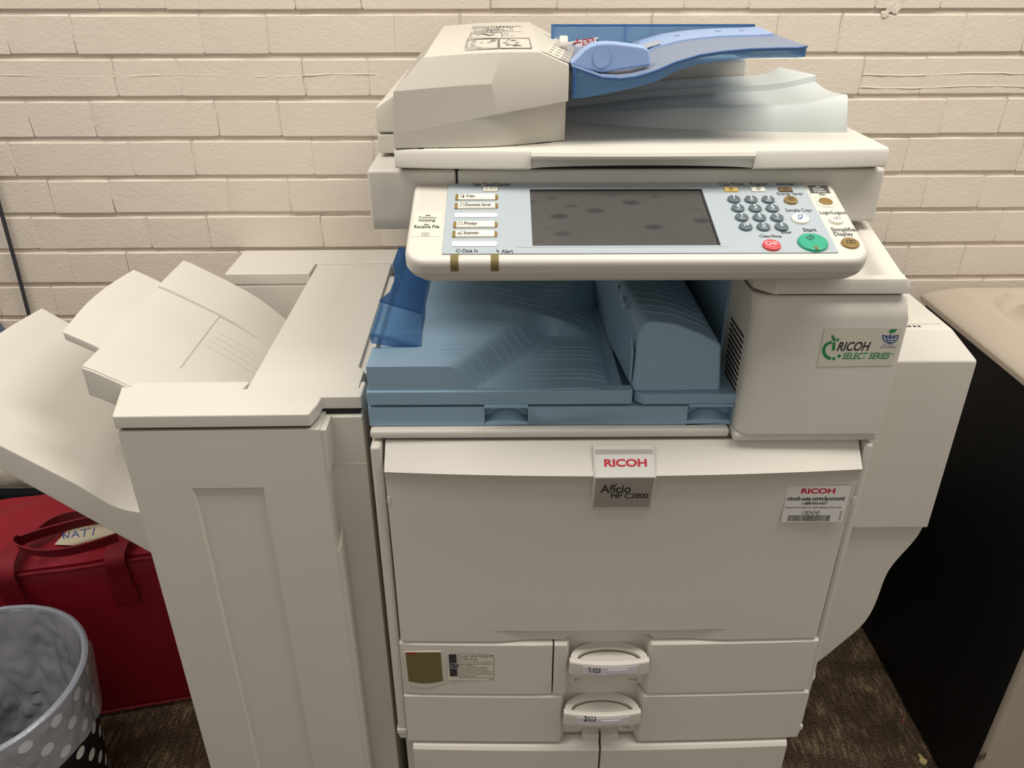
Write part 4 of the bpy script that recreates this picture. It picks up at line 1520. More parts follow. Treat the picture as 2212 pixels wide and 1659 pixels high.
_nt.links.new(_r2.outputs['Color'], _ad.inputs['A']); _nt.links.new(_r1.outputs['Color'], _ad.inputs['B'])
_nt.links.new(_ad.outputs['Result'], _b.inputs['Base Color'])
bm = B()
uv_plate(bm, PP, [(sx0 + .0003, sv0 + .0003), (sx1 - .0003, sv0 + .0003), (sx1 - .0003, sv1 - .0003), (sx0 + .0003, sv1 - .0003)], 0.0004, 0.0)
finish('touch_screen', bm, SCR, pan, smooth=0, label='dusty dark touch screen with finger smudges')
bm = B()
uv_plate(bm, PP, [(sx0 + .0003, sv1 - .0026), (sx1 - .0003, sv1 - .0026), (sx1 - .0003, sv1 - .0003), (sx0 + .0003, sv1 - .0003)], 0.0010, 0.0003)
uv_plate(bm, PP, [(sx1 - .0022, sv0 + .0003), (sx1 - .0003, sv0 + .0003), (sx1 - .0003, sv1 - .0026), (sx1 - .0022, sv1 - .0026)], 0.0010, 0.0003)
finish('screen_bezel', bm, DARK, pan, smooth=0)

PF1 = lifted(PP, FT)
PK = lifted(PP, FT + 0.0024)
def key_rect(px0, py0, px1, py1, h, m, nm, lbl=None, round_right=False, base=PF1, m2=None):
    pk = lifted(base, h)
    u0, v1_ = pk.uv(px0, py0); u1, v0_ = pk.uv(px1, py1)
    u0, u1 = min(u0, u1), max(u0, u1)
    r = min(0.0035, (v1_ - v0_) * 0.45) if round_right else 0.0006
    pts = [(u0, v0_)] + [(u1 - r + r * math.cos(R(a)), v0_ + r + r * math.sin(R(a))) for a in (-90, -60, -30, 0)] + [(u1 - r + r * math.cos(R(a)), v1_ - r + r * math.sin(R(a))) for a in (0, 30, 60, 90)] + [(u0, v1_)]
    bm = B()
    uv_plate(bm, base, pts, h, -0.0004, 0.0003)
    return finish(nm, bm, m, pan, 0.0, label=lbl, smooth=30)
# function keys: cream face between amber ends
ink = B()
for y0, y1, xl, xr, lit, lab, tx0, tx1 in ((418, 429, 984, 1076, True, 'Copy', 1007, 1026), (437, 447.5, 982.5, 1076, True, 'Document Server', 1005, 1061), (477, 488.5, 979.5, 1075, True, 'Printer', 1003, 1031.5), (497, 509, 977.5, 1074.5, True, 'Scanner', 1001.5, 1035)):
    key_rect(xl, y0 + 0.6, xr, y1 + 1.6, 0.0016, AMBER, 'key_lamp', 'amber ends of the key', True)
    key_rect(xl + 6.3, y0 - 0.2, xr - 6, y1 + 0.3, 0.0027, WKEY, 'function_key')
    pk = lifted(PF1, 0.0028)
    ym = (y0 + y1) / 2 - 0.3
    text(ink, lab, pk, tx0, ym - 3.6, tx1, ym + (4.2 if lab in ('Copy',) else 3.0), bold=0.012)
    xi = tx0 - 13
    if lab == 'Copy':
        ink_line(ink, pk, [(xi + 1, ym - 3.5), (xi + 8, ym - 3.5), (xi + 8, ym + 3), (xi + 1, ym + 3), (xi + 1, ym - 3.5)], 0.0005)
        ink_poly(ink, pk, [(xi + 5, ym - 0.5), (xi + 8, ym - 0.5), (xi + 8, ym + 3), (xi + 5, ym + 3)])
    elif lab == 'Printer':
        ink_line(ink, pk, [(xi - 1, ym + 2.5), (xi + 1, ym), (xi + 2, ym - 3.5), (xi + 6, ym - 3.5), (xi + 8, ym), (xi + 10.5, ym + 2.5), (xi - 1, ym + 2.5)], 0.0005)
    elif lab == 'Scanner':
        ink_line(ink, pk, [(xi + 9, ym - 3.5), (xi + 1, ym + 1), (xi + 0, ym + 3), (xi + 9, ym + 3), (xi + 10, ym + 1), (xi + 1, ym + 1)], 0.0006)
    else:
        ink_line(ink, pk, [(xi, ym - 3), (xi + 4.5, ym - 3), (xi + 4, ym), (xi, ym + 3), (xi + 8, ym + 3), (xi + 11, ym), (xi + 7, ym - 3.5), (xi + 4, ym - 3)], 0.0005)
for y0, y1, xl, xr in ((459, 468.5, 981, 1075.5), (520, 531, 976, 1074.5)):
    key_rect(xl, y0, xr, y1, 0.0012, BLANK, 'blank_key', None, True)
key_rect(1044, 403.5, 1074.5, 411.5, 0.0022, WKEY, 'counter_key')
pk = lifted(PF1, 0.0023)
ink_line(ink, pk, [(1047, 407.3), (1051, 404.8), (1055, 407.3), (1051, 410), (1047, 407.3)], 0.0004)
ink_line(ink, pk, [(1057, 410.5), (1060.5, 404.6)], 0.0004)
ink_line(ink, pk, [(1061.5, 405.8), (1071.5, 405.8), (1071.5, 409), (1061.5, 409), (1061.5, 405.8)], 0.0004)
text(ink, 'User Tools/Counter', PF1, 1022.5, 394.8, 1102.5, 402.2, bold=0.016)
text(ink, 'Data In', PF1, 999, 538.2, 1032, 545.5, bold=0.016)
text(ink, 'Alert', PF1, 1083, 539.2, 1108.5, 546.8, bold=0.016)
ink_line(ink, PF1, [(984.5, 542), (990, 537.8), (995.5, 542), (990, 546), (984.5, 542)], 0.0006)
ink_line(ink, PF1, [(984.5, 542), (990, 542)], 0.0006)
ink_line(ink, PF1, [(1073.5, 539), (1074, 543), (1077, 542.5)], 0.0011)
ink_line(ink, PF1, [(1076.5, 545.8), (1077.2, 542.5)], 0.0011)
# upper small keys
for x0, x1, m, lab in ((1563.5, 1595.5, YELK, 'yellow key'), (1622, 1655, WKEY, None), (1680.5, 1713.5, mat('brown_key', (0.16, 0.115, 0.055), 0.35), 'brown key')):
    key_rect(x0, 403.3, x1, 411.8, 0.0022, m, 'mode_key', lab)
for cx, k in ((1579.5, 0), (1638.5, 1), (1697, 2)):
    if k < 2: ink_line(ink, pk, [(cx - 4.5, 407.5), (cx, 404.7), (cx + 4.5, 407.5), (cx, 410.3), (cx - 4.5, 407.5)], 0.0006)
    else: ink_line(ink, pk, [(cx - 5, 405), (cx, 405.5), (cx + 1, 410)], 0.0006); ink_line(ink, pk, [(cx + 1, 407.5), (cx + 5, 405)], 0.0006)
text(ink, 'Clear Modes', PF1, 1554, 394.3, 1607, 401.3)
text(ink, 'Program', PF1, 1620, 394.8, 1656, 402.5, bold=0.008)
text(ink, 'Interrupt', PF1, 1677, 395, 1716, 402.3, bold=0.008)
text(ink, 'Energy Saver', PF1, 1679, 415.3, 1735, 424, bold=0.006)
text(ink, 'Sample Copy', PF1, 1697.5, 450.8, 1754, 459.5, bold=0.006)
text(ink, 'Start', PF1, 1734.5, 492.7, 1763, 500.8, bold=0.02)
text(ink, 'Enter', PF1, 1687.3, 498.5, 1710, 505, bold=0.016)
text(ink, 'Clear/Stop', PF1, 1640.5, 507.3, 1688.5, 514.8, bold=0.016)
PP0 = lifted(PP, 0.0002)
text(ink, 'Login/Logout', PP0, 1771, 455.8, 1828.5, 464.5, bold=0.004)
text(ink, 'Simplified', PP0, 1796.5, 491.6, 1854.5, 502.6, bold=0.004)
text(ink, 'Display', PP0, 1802, 501.6, 1843, 512, bold=0.004)
# round keys
def round_key(cx, cy, rpx, m, nm, h=0.0030, lbl=None, base=PF1, dome=0.0006):
    pk = lifted(base, h)
    u, v = pk.uv(cx, cy)
    r = (pk.uv(cx + rpx, cy)[0] - pk.uv(cx - rpx, cy)[0]) / 2
    bm = B()
    rings = []
    n = 28
    for rr, w in ((r * 1.0, -0.0006), (r * 1.0, h - 0.0010), (r * 0.965, h - 0.0003), (r * 0.88, h), (r * 0.45, h - dome * 0.4)):
        rings.append([base.w(u + rr * math.cos(2 * math.pi * k / n), v + rr * math.sin(2 * math.pi * k / n), w) for k in range(n)])
    loft(bm, rings)
    return finish(nm, bm, m, pan, label=lbl, smooth=50), pk, r, u, v
digits = B()
KEYS = [('1', '', 1586, 427.8), ('2', 'ABC', 1623, 428.3), ('3', 'DEF', 1660, 428.5), ('4', 'GHI', 1594.6, 447.2), ('5', 'JKL', 1632, 447.5), ('6', 'MNO', 1669, 447.5), ('7', 'PRS', 1603, 466.8), ('8', 'TUV', 1641, 467.2), ('9', 'WXY', 1679, 467.5), ('./*', '', 1611.5, 487), ('0', 'OPER', 1650, 487.5), ('#', '', 1689, 487.3)]
key0 = None
for lab, sub, cx, cy in KEYS:
    rpx = 13.6 + (cy - 427) * 0.012
    if key0 is None:
        key0, pk, r, u_, v_ = round_key(cx, cy, rpx, KEYG, 'number_key')
        o0 = (u_, v_)
    else:
        o = key0.copy()
        col.objects.link(o)
        pk = lifted(PF1, 0.0030)
        u, v = pk.uv(cx, cy)
        o.location = key0.location + PP.ux * (u - o0[0]) + PP.uy * (v - o0[1])
        ORIG[o.name] = o.location.copy()
    w = {'1': 1.5, './*': 5.5}.get(lab, 3.2)
    up = 1.6
    if lab == '1':
        ink_line(digits, pk, [(cx - 2.6, cy - 4.2), (cx - 0.2, cy - 6.4), (cx + 0.2, cy + 2.0)], 0.0011, 0.0002)
    elif lab == './*':
        ink_disc(digits, pk, cx - 6.0, cy - 3.4, 0.0006, 0.0002, 10)
        ink_line(digits, pk, [(cx - 4.2, cy + 1.8), (cx - 1.0, cy - 6.2)], 0.0008, 0.0002)
        for dx, dy in ((0, 3.3), (3.6, 1.7), (3.6, -1.7)):
            ink_line(digits, pk, [(cx + 3.2 - dx, cy - 2.6 - dy), (cx + 3.2 + dx, cy - 2.6 + dy)], 0.0008, 0.0002 + 0.00002 * (dx + dy))
    else:
        text(digits, lab, pk, cx - w - 0.5, cy - 6.4, cx + w - 0.5, cy + 2.0, bold=0.014, lift=0.0002)
    if sub: text(digits, sub, pk, cx - 1 - len(sub) * 1.0, cy + 2.9, cx + 1 + len(sub) * 1.3, cy + 5.3, lift=0.0002)
k1, pk, *_ = round_key(1709, 430, 14.2, AMBER, 'saver_key', lbl='amber energy saver key')
ink_ring(ink, pk, 1709, 429.5, 0.0033, 0.0005, 0, 360, 16, 0.0002); ink_ring(ink, pk, 1709, 429.5, 0.0016, 0.0005, 0, 300, 10, 0.0002)
k2, pk, *_ = round_key(1729.5, 469.5, 18.8, WKEY, 'sample_key', lbl='white sample copy key')
bl_ = B()
ink_line(bl_, pk, [(1725, 464), (1733, 464), (1733, 470), (1729, 473), (1725, 473), (1725, 464)], 0.0008, 0.0002)
ink_line(bl_, pk, [(1729, 473), (1729, 469), (1733, 469)], 0.0006, 0.0002)
decal('sample_symbol', bl_, BLUEINK, pan)
k3, pk, *_ = round_key(1757, 520.5, 31.8, GREENK, 'start_key', h=0.0034, lbl='large green start key')
ink_line(ink, pk, [(1742.5, 513), (1751, 507.5), (1759.5, 513), (1751.5, 518.5), (1742.5, 513)], 0.0007, 0.0002)
ink_line(ink, pk, [(1748.5, 516.5), (1753.5, 509.5)], 0.0009, 0.0002)
st = B()
pts = [(1758, 532), (1764, 531.5), (1769, 538), (1762, 539)]
quad(st, [pk.at(x, y, 0.0002) for x, y in pts])
decal('start_lamp', st, AMBERD, pan)
k4, pk, *_ = round_key(1667.7, 527, 19.3, REDK, 'stop_key', lbl='red clear and stop key')
text(digits, 'C/', pk, 1653.5, 521.3, 1667, 529.8, bold=0.01, lift=0.0002)
ink_ring(digits, pk, 1673.5, 525.6, 0.0027, 0.0005, 0, 360, 16, 0.0002)
ink_line(digits, pk, [(1670.5, 524), (1676.5, 524), (1673.5, 528.3), (1670.5, 524)], 0.0005, 0.0002)
ink_line(digits, pk, [(1662, 533), (1675, 533.2)], 0.0003, 0.0002)
round_key(1784, 434.8, 20.3, WKEY, 'power_ring', h=0.0016, base=PP)
round_key(1784, 434.2, 15.4, AMBER, 'power_lamp', h=0.0022, base=PP, lbl='amber power lamp')
k6, pk, *_ = round_key(1807.6, 472.0, 14.6, WKEY, 'login_key', h=0.0034, base=PP)
ink_line(ink, pk, [(1801, 468.8), (1814, 468.8), (1815, 473.8), (1802, 473.8), (1801, 468.8)], 0.0004, 0.0002)
ink_disc(ink, pk, 1808, 471, 0.0008, 0.0002)
k7, pk, *_ = round_key(1837.5, 522.8, 19, AMBER, 'display_key', h=0.0026, base=PP, lbl='amber simplified display key')
for xa in (1829.5, 1838.5): ink_line(ink, pk, [(xa, 518.8), (xa + 8, 518.8), (xa + 8.5, 524.5), (xa + 0.5, 524.5), (xa, 518.8)], 0.0006, 0.0002)
# main power plate and communication plate
bm = B()
plate(bm, PP, [(1742.5, 400), (1793, 400), (1803, 427), (1754, 427)], 0.0004)
finish('power_plate', bm, STICKC, pan)
PQ = lifted(PP, 0.0005)
bm = B()
ink_poly(bm, PQ, [(1745, 400.8), (1786, 401.2), (1794.5, 417.5), (1751.5, 417.5)])
decal('power_field', bm, mat('charcoal_field', (0.10, 0.095, 0.105), 0.4), pan)
text(digits, 'Main', PQ, 1756.5, 406, 1777.5, 412, lift=0.0006)
text(digits, 'Power', PQ, 1759, 411.8, 1784.5, 416.8, lift=0.0006)
ink_poly(digits, PQ, [(1761, 403.2), (1771, 403.2), (1772, 405.3), (1762, 405.3)], 0.0006)
text(ink, 'On', PQ, 1770, 417.6, 1782, 423, bold=0.01)
bm = B()
plate(bm, PP, [(887.5, 511.5), (951, 511.5), (956, 459.5), (896, 459.5)], 0.0004)
finish('communication_plate', bm, STICKC, pan, label='cream communicating and receive file plate')
gk = B()
text(gk, 'Commu-', PQ, 905, 467.2, 944, 472.2)
text(gk, 'nicating', PQ, 904.5, 473.2, 940, 480.2, bold=0.01)
text(gk, 'Receive File', PQ, 895, 486.5, 949, 493.2, bold=0.012)
decal('plate_print', gk, INK, pan)
gk = B()
for x0, y0 in ((919, 464.2), (916, 484)): ink_poly(gk, PQ, [(x0, y0), (x0 + 11, y0), (x0 + 11, y0 + 2.2), (x0, y0 + 2.2)])
ink_line(gk, PQ, [(912, 503.5), (926, 503.5), (925.5, 509.3), (911.5, 509.3), (912, 503.5)], 0.0005)
ink_line(gk, PQ, [(916, 505), (919, 507.5), (922, 505)], 0.0005)
decal('plate_lamps', gk, GREYINK, pan)
decal('panel_print', ink, INK, pan)
decal('key_print', digits, WINK, pan)
# indicator lamps on the front edge
for px in (981.8, 1068.7):
    u = PP.uv(px, 553)[0]
    hw = 0.0042
    bm = B()
    prof2 = [(0.0060, 0.0008), (0.0000, 0.0008), (-0.0036, 0.0001), (-0.0062, -0.0026), (-0.0073, -0.0070), (-0.0073, -0.0125), (-0.0045, -0.0130), (0.0060, -0.004)]
    A = [PP.w(u - hw, v, w) for v, w in prof2]
    C2 = [PP.w(u + hw, v, w) for v, w in prof2]
    loft(bm, [A, C2])
    finish('indicator_lamp', bm, AMBERD, pan, 0.0006)

# ================================================================== FINISHER (own frame, turned slightly)
fin_rot = R(0.7)
fi = root('finisher', (-0.31, 1.12, FLOOR), 'tall off-white finisher with two slanted output trays left of the photocopier', 'finisher', None, fin_rot)
FX0, FXE, FX1, FY0, FYS, FYR = -0.4556, -0.2140, -0.1680, 0.820, 0.857, 1.425
bm = B()
box(bm, FX0, FXE, 0.8235, 0.886, FLOOR + 0.03, 0.7180)
box(bm, FXE - 0.02, FX1, FYS, 0.886, FLOOR + 0.03, 0.7135)
finish('front_column', bm, FINW, fi, 0.002)
bm = B()
box(bm, FX0, FX1, 1.300, 1.422, FLOOR + 0.03, 0.7180)
finish('rear_column', bm, FINW, fi, 0.003)
bm = B()
box(bm, -0.3120, FX1, 0.884, 1.302, FLOOR + 0.03, 0.7180)
box(bm, FX0, -0.31, 0.884, 1.302, FLOOR + 0.03, 0.420)
finish('core', bm, FINW, fi, 0.002)
for xa in (-0.43, -0.20):
    for ya in (0.86, 1.38):
        bm = B()
        tube(bm, [(xa - 0.011, ya, FLOOR + 0.018), (xa + 0.011, ya, FLOOR + 0.018)], 0.0175, 16)
        finish('caster', bm, BLACK, fi, 0.002)
# front door of the finisher: frame pieces round a long shallow recess
bm = B()
RX0, RX1, RZ = -0.3824, -0.2940, 0.6330
zb = FLOOR + 0.03
us2, vs2 = [FX0, RX0, RX1, FXE], [zb, RZ, 0.7180]
def fd(i, j, y): return bm.verts.new((us2[i], y, vs2[j]))
ft_ = [[fd(i, j, FY0) for j in range(3)] for i in range(4)]
for i in range(3):
    for j in range(2):
        if (i, j) == (1, 0): continue
        bm.faces.new((ft_[i][j], ft_[i + 1][j], ft_[i + 1][j + 1], ft_[i][j + 1]))
# recess walls and floor
ri = [bm.verts.new((RX0 + 0.0035, FY0 + 0.0045, zb)), bm.verts.new((RX1 - 0.001, FY0 + 0.0045, zb)), bm.verts.new((RX1 - 0.001, FY0 + 0.0045, RZ - 0.001)), bm.verts.new((RX0 + 0.0035, FY0 + 0.0045, RZ - 0.001))]
bm.faces.new((ri[0], ri[1], ri[2], ri[3]))
bm.faces.new((ft_[1][0], ri[0], ri[3], ft_[1][1]))
bm.faces.new((ri[1], ft_[2][0], ft_[2][1], ri[2]))
bm.faces.new((ft_[1][1], ri[3], ri[2], ft_[2][1]))
back = [[bm.verts.new((us2[i], 0.8255, vs2[j])) for j in range(3)] for i in (0, 3)]
bm.faces.new((ft_[0][0], ft_[0][1], back[0][1], back[0][0])); bm.faces.new((ft_[0][1], ft_[0][2], back[0][2], back[0][1]))
bm.faces.new((ft_[3][0], back[1][0], back[1][1], ft_[3][1])); bm.faces.new((ft_[3][1], back[1][1], back[1][2], ft_[3][2]))
for i in range(3): pass
bm.faces.new((ft_[0][2], ft_[1][2], ft_[2][2], ft_[3][2], back[1][2], back[0][2]))
finish('front_door', bm, FINW, fi, 0.0008, 2, clean=True)
# grip edge with its bevelled start, and the lighter vertical edge strip
bm = B()
loft(bm, [[(-0.2250, FY0 + 0.003, zb), (-0.2085, FY0 + 0.010, zb), (-0.2085, FYS + 0.002, zb), (-0.2250, FYS + 0.002, zb)],
          [(-0.2250, FY0 + 0.003, 0.515), (-0.2085, FY0 + 0.010, 0.530), (-0.2085, FYS + 0.002, 0.545), (-0.2250, FYS + 0.002, 0.530)]])
finish('door_edge', bm, FINW, fi, 0.004, 3)
bm = B()
prism(bm, [(FXE - 0.001, 0.7160), (FXE + 0.0075, 0.7160), (FXE + 0.0060, 0.655), (FXE - 0.001, 0.640)], 'y', FY0 + 0.002, FYS + 0.002)
finish('grip_top', bm, FINW, fi, 0.0012)
bm = B()
box(bm, FXE - 0.004, FX1 - 0.001, FYS - 0.0006, FYS + 0.01, 0.6425, 0.6430)
finish('seam', bm, STICKC, fi)
bm = B()
prism(bm, [(FX0 + 0.004, 0.8255), (-0.2260, 0.8255), (-0.2200, 0.8650), (FX1 - 0.004, 0.8650), (FX1 - 0.004, 0.8820), (FX0 + 0.004, 0.8820)], 'z', 0.7125, 0.7235)
finish('lid_gap', bm, DARK, fi)
# front lid
LZ0, LZ1 = 0.7225, 0.7405
bm = B()
prism(bm, [(FX0 - 0.001, FY0 - 0.001), (-0.2235, FY0 - 0.001), (-0.2175, FY0 + 0.024), (-0.2165, FY0 + 0.041), (FX1 + 0.0005, FY0 + 0.041), (FX1 + 0.001, 0.9005), (-0.1735, 0.9005), (-0.1735, 0.8845), (-0.3200, 0.8845), (-0.3165, 0.9040), (-0.4780, 0.9040)], 'z', LZ0, LZ1)
finish('front_lid', bm, FINW, fi, 0.0022, 3)
bm = B()
prism(bm, [(-0.3155, 0.8860), (-0.1745, 0.8860), (-0.1745, 0.935), (-0.1830, 0.945), (-0.1840, 1.348), (-0.3155, 1.348)], 'z', 0.7190, 0.7390)
finish('top_plate', bm, FINW, fi, 0.0012, 2)
bm = B()
prism(bm, [(-0.1835, 0.945), (-0.1700, 0.935), (-0.1700, 1.30), (-0.1835, 1.30)], 'z', 0.7190, 0.7330)
finish('plate_side', bm, FINW, fi, 0.001)
bm = B()
prism(bm, [(-0.4660, 1.300), (-0.3195, 1.300), (-0.3180, 1.3500), (FX1, 1.3500), (FX1, 1.4240), (-0.4660, 1.4240)], 'z', 0.7185, LZ1)
finish('rear_lid', bm, FINW, fi, 0.003, 3)
bm = B()
prism(bm, [(-0.4660, 1.302), (-0.3120, 1.302), (-0.3120, 1.40), (-0.4660, 1.40)], 'z', 0.42, 0.720)
finish('rear_cheek', bm, FINW, fi, 0.003)
# upper tray
UT = [(-0.5178, 0.7715), (-0.480, 0.7495), (-0.445, 0.7290), (-0.406, 0.7040), (-0.380, 0.6835), (-0.350, 0.6560), (-0.305, 0.612)]
def utz(x): return smtab(UT, x, 0.012)
def sheet(x0, x1, y0, y1, zf, th, nx=16, ny=4, edge=None):
    bm = B()
    def T(u, v):
        y = y0 + (y1 - y0) * v
        xl = x0 + (edge(v) if edge else 0)
        x = xl + (x1 - xl) * u
        return (x, y, zf(x))
    surf(bm, nx, ny, T, lambda u, v: (T(u, v)[0], T(u, v)[1], T(u, v)[2] - (th(T(u, v)[0]) if callable(th) else th)))
    return bm
ut = finish('upper_tray', sheet(-0.5178, -0.308, 0.8905, 1.1560, utz, lambda x: 0.034 + 0.05 * max(0, -0.46 - x) * 0 + 0.006), FINW, fi, 0.0022, 2, ang=50, label='slanted upper output tray')
finish('raised_leaf', sheet(-0.5178, -0.308, 1.1540, 1.2680, lambda x: utz(x) + 0.0075 * (1 - sm(-0.43, -0.34, x)), 0.030), FINW, ut, 0.0018, 2, ang=50)
finish('extension', sheet(-0.5590, -0.470, 0.9440, 1.1755, lambda x: utz(x) + 0.0006 + (0.0 if x > -0.5178 else -(0.5178 + x) * 0.55), 0.012, 8, 12, edge=lambda v: -0.0075 * math.sin(math.pi * v)), FINW, ut, 0.0018, 2, ang=50, label='tray extension with bowed end')
finish('front_leaf', sheet(-0.5165, -0.310, 0.8925, 0.9760, lambda x: utz(x) + 0.0016, 0.003), FINW, ut)
finish('front_leaf', sheet(-0.5165, -0.4340, 0.9760, 1.1545, lambda x: utz(x) + 0.0016, 0.003, 6), FINW, ut)
for k in range(4):
    y = 1.112 - 0.017 * k
    bm = B()
    tube(bm, [(x, y, utz(x) + 0.0004) for x in [-0.428 + 0.110 * j / 10 for j in range(11)]], 0.0008, 5)
    finish('rib', bm, FINW, ut, smooth=60)
# lower tray
LT = [(-0.745, 0.7280), (-0.651, 0.6560), (-0.588, 0.6080), (-0.556, 0.5830), (-0.542, 0.5660), (-0.5237, 0.5520), (-0.495, 0.5435), (-0.44, 0.5420)]
LBt = [(-0.745, 0.6900), (-0.6627, 0.6180), (-0.494, 0.4705), (-0.44, 0.43)]
def ltz(x): return smtab(LT, x, 0.014)
def lth(x): return ltz(x) - lerp_tab(LBt, x)
lt = finish('lower_tray', sheet(-0.735, -0.440, 0.8905, 1.2050, ltz, lth, 26, 8, edge=lambda v: -0.010 * math.sin(math.pi * v)), FINW, fi, 0.0022, 2, ang=50, label='slanted lower output tray')
finish('inner_leaf', sheet(-0.560, -0.470, 0.985, 1.10, lambda x: ltz(x) + 0.0022, 0.003, 8), FINW, lt)

# ================================================================== BLACK AND BEIGE BIN
binr = root('recycling_bin', (1.03, 1.15, FLOOR), 'tall waste bin with black side panel and moulded beige lid right of the photocopier', 'bin')
X0b, X1b, Y0b, Y1b = 0.808, 1.260, 0.888, 1.405
bm = B()
box(bm, X0b, X1b, Y0b, Y1b, FLOOR + 0.004, 0.640)
finish('body', bm, BLACK, binr, 0.006)
bm = B()
box(bm, X0b + 0.0015, X1b - 0.002, 0.868, 0.8895, FLOOR + 0.002, 0.640)
pf = finish('front_panel', bm, BEIGE, binr, 0.008, 3)
bm = B()
pl = front(0.8675)
for k in range(3):
    ink_line(bm, pl, [(2112 + 6 * k, 1646 - 3 * k), (2117 + 6 * k, 1630 - 2 * k)], 0.0022)
decal('scuff', bm, BLACK, pf)
bm = B()
LXa, LXb, LYa, LYb = 0.800, 1.270, 0.855, 1.412
def lidz(x, y):
    e = min(x - LXa, LXb - x)
    f = min(y - LYa, LYb - y)
    z = 0.647 + 0.032 * min(1, (max(0, e) / 0.050)) ** 0.7 if e < 0.05 else 0.679
    z2 = 0.647 + 0.032 * min(1, (max(0, f) / 0.040)) ** 0.7 if f < 0.04 else 0.679
    z = min(z, z2)
    # raised moulded flap with a pointed valley round it
    cx, cy = 1.050, 1.115
    dd = abs((x - cx) / 0.166) ** 3.5 + abs((y - cy) / 0.212) ** 3.5
    z += 0.024 * (1 - sm(0.45, 1.05, dd))
    wd = sm(0.05, 0.09, e) * sm(0.045, 0.08, f)
    z -= 0.017 * wd * math.exp(-((dd - 1.35) / 0.38) ** 2) * (0.35 + 0.65 * sm(1.15, 1.31, y))
    return z
def lidT(u, v):
    x = LXa + (LXb - LXa) * (0.5 - 0.5 * math.cos(math.pi * u)) 
    y = LYa + (LYb - LYa) * (0.5 - 0.5 * math.cos(math.pi * v))
    cr = 0.05
    return (x, y, lidz(x, y))
surf(bm, 84, 84, lidT, lambda u, v: (lidT(u, v)[0], lidT(u, v)[1], 0.6385))
finish('lid', bm, BEIGE, binr, smooth=50, label='moulded beige lid')
bm = B()
pl = flat(0.6795)
ink_ring(bm, pl, 2200, 611, 0.006, 0.001, 40, 330, 14, 0.0006)
ink_line(bm, pl, [(2172, 634), (2180, 633)], 0.0012, 0.0006)
decal('lid_scratch', bm, GREYINK, binr)

# ================================================================== POLKA DOT WASTE BASKET AND ITS LINER
BZ = FLOOR + 0.345
def basket_axis(): 
    pts = []
    for q in ((84, 1314), (181, 1364), (192, 1423), (169, 1466), (84, 1563), (0, 1630)):
        pts.append(flat(BZ).at(*q))
    return pts
def fit_circle(P):
    M = [[0.0] * 4 for _ in range(3)]
    for p in P:
        r = (2 * p.x, 2 * p.y, 1.0); s = p.x ** 2 + p.y ** 2
        for i in range(3):
            for j in range(3): M[i][j] += r[i] * r[j]
            M[i][3] += r[i] * s
    for i in range(3):
        k = max(range(i, 3), key=lambda q: abs(M[q][i])); M[i], M[k] = M[k], M[i]
        for q in range(3):
            if q != i:
                f = M[q][i] / M[i][i]
                for j in range(4): M[q][j] -= f * M[i][j]
    a, b, c = (M[i][3] / M[i][i] for i in range(3))
    return a, b, math.sqrt(c + a * a + b * b)
bcx, bcy, bR = fit_circle(basket_axis())
bR -= 0.003
def cone(z): return bR * (0.80 + 0.20 * (z - FLOOR) / (BZ - FLOOR))
bas = root('waste_basket', (bcx, bcy, FLOOR), 'black round waste basket with white polka dots in front of the red bag', 'waste basket')
bm = B()
n = 64
prof3 = [(0.0, FLOOR + 0.002), (cone(FLOOR) - 0.004, FLOOR + 0.002), (cone(FLOOR), FLOOR + 0.006)] + [(cone(FLOOR + 0.34 * i / 8), FLOOR + 0.34 * i / 8) for i in range(1, 9)] + [(cone(BZ) + 0.001, BZ), (cone(BZ) - 0.003, BZ + 0.001)] + [(cone(BZ - 0.33 * i / 6) - 0.004, BZ - 0.33 * i / 6) for i in range(1, 7)] + [(0.0, FLOOR + 0.010)]
loft(bm, [[(bcx + r * math.cos(2 * math.pi * k / n), bcy + r * math.sin(2 * math.pi * k / n), z) for k in range(n)] for r, z in prof3], caps=False)
finish('basket', bm, BLACK, bas, smooth=50)
bm = B()
DOT = 0.0105
row = 0
z = FLOOR + 0.035
while z < BZ - 0.015:
    r = cone(z) + 0.0007
    m_ = 20
    for k in range(m_):
        a0 = 2 * math.pi * (k + 0.5 * (row % 2)) / m_
        pts = []
        for j in range(14):
            t = 2 * math.pi * j / 14
            zz = z + DOT * math.sin(t)
            rr = cone(zz) + 0.0007
            a = a0 + DOT * math.cos(t) / rr
            pts.append((bcx + rr * math.cos(a), bcy + rr * math.sin(a), zz))
        quad(bm, pts)
    z += 0.036; row += 1
finish('polka_dots', bm, STICK, bas, smooth=0, clean=False, kind='stuff')

LIN = bpy.data.materials.new('clear_bin_liner')
LIN.use_nodes = True
_nt = LIN.node_tree
_b = _nt.nodes['Principled BSDF']
_b.inputs['Base Color'].default_value = (0.80, 0.81, 0.86, 1)
_b.inputs['Roughness'].default_value = 0.16
_b.inputs['Specular IOR Level'].default_value = 0.8
_tc = _nt.nodes.new('ShaderNodeTexCoord')
_n1 = _nt.nodes.new('ShaderNodeTexNoise'); _n1.inputs['Scale'].default_value = 34; _n1.inputs['Detail'].default_value = 4; _n1.noise_type = 'RIDGED_MULTIFRACTAL'
_bp = _nt.nodes.new('ShaderNodeBump'); _bp.inputs['Strength'].default_value = 0.5; _bp.inputs['Distance'].default_value = 0.006
_nt.links.new(_tc.outputs['Object'], _n1.inputs['Vector']); _nt.links.new(_n1.outputs['Fac'], _bp.inputs['Height']); _nt.links.new(_bp.outputs['Normal'], _b.inputs['Normal'])
_t = _nt.nodes.new('ShaderNodeBsdfTransparent'); _t.inputs['Color'].default_value = (0.93, 0.94, 0.97, 1)
_m = _nt.nodes.new('ShaderNodeMixShader'); _m.inputs['Fac'].default_value = 0.34
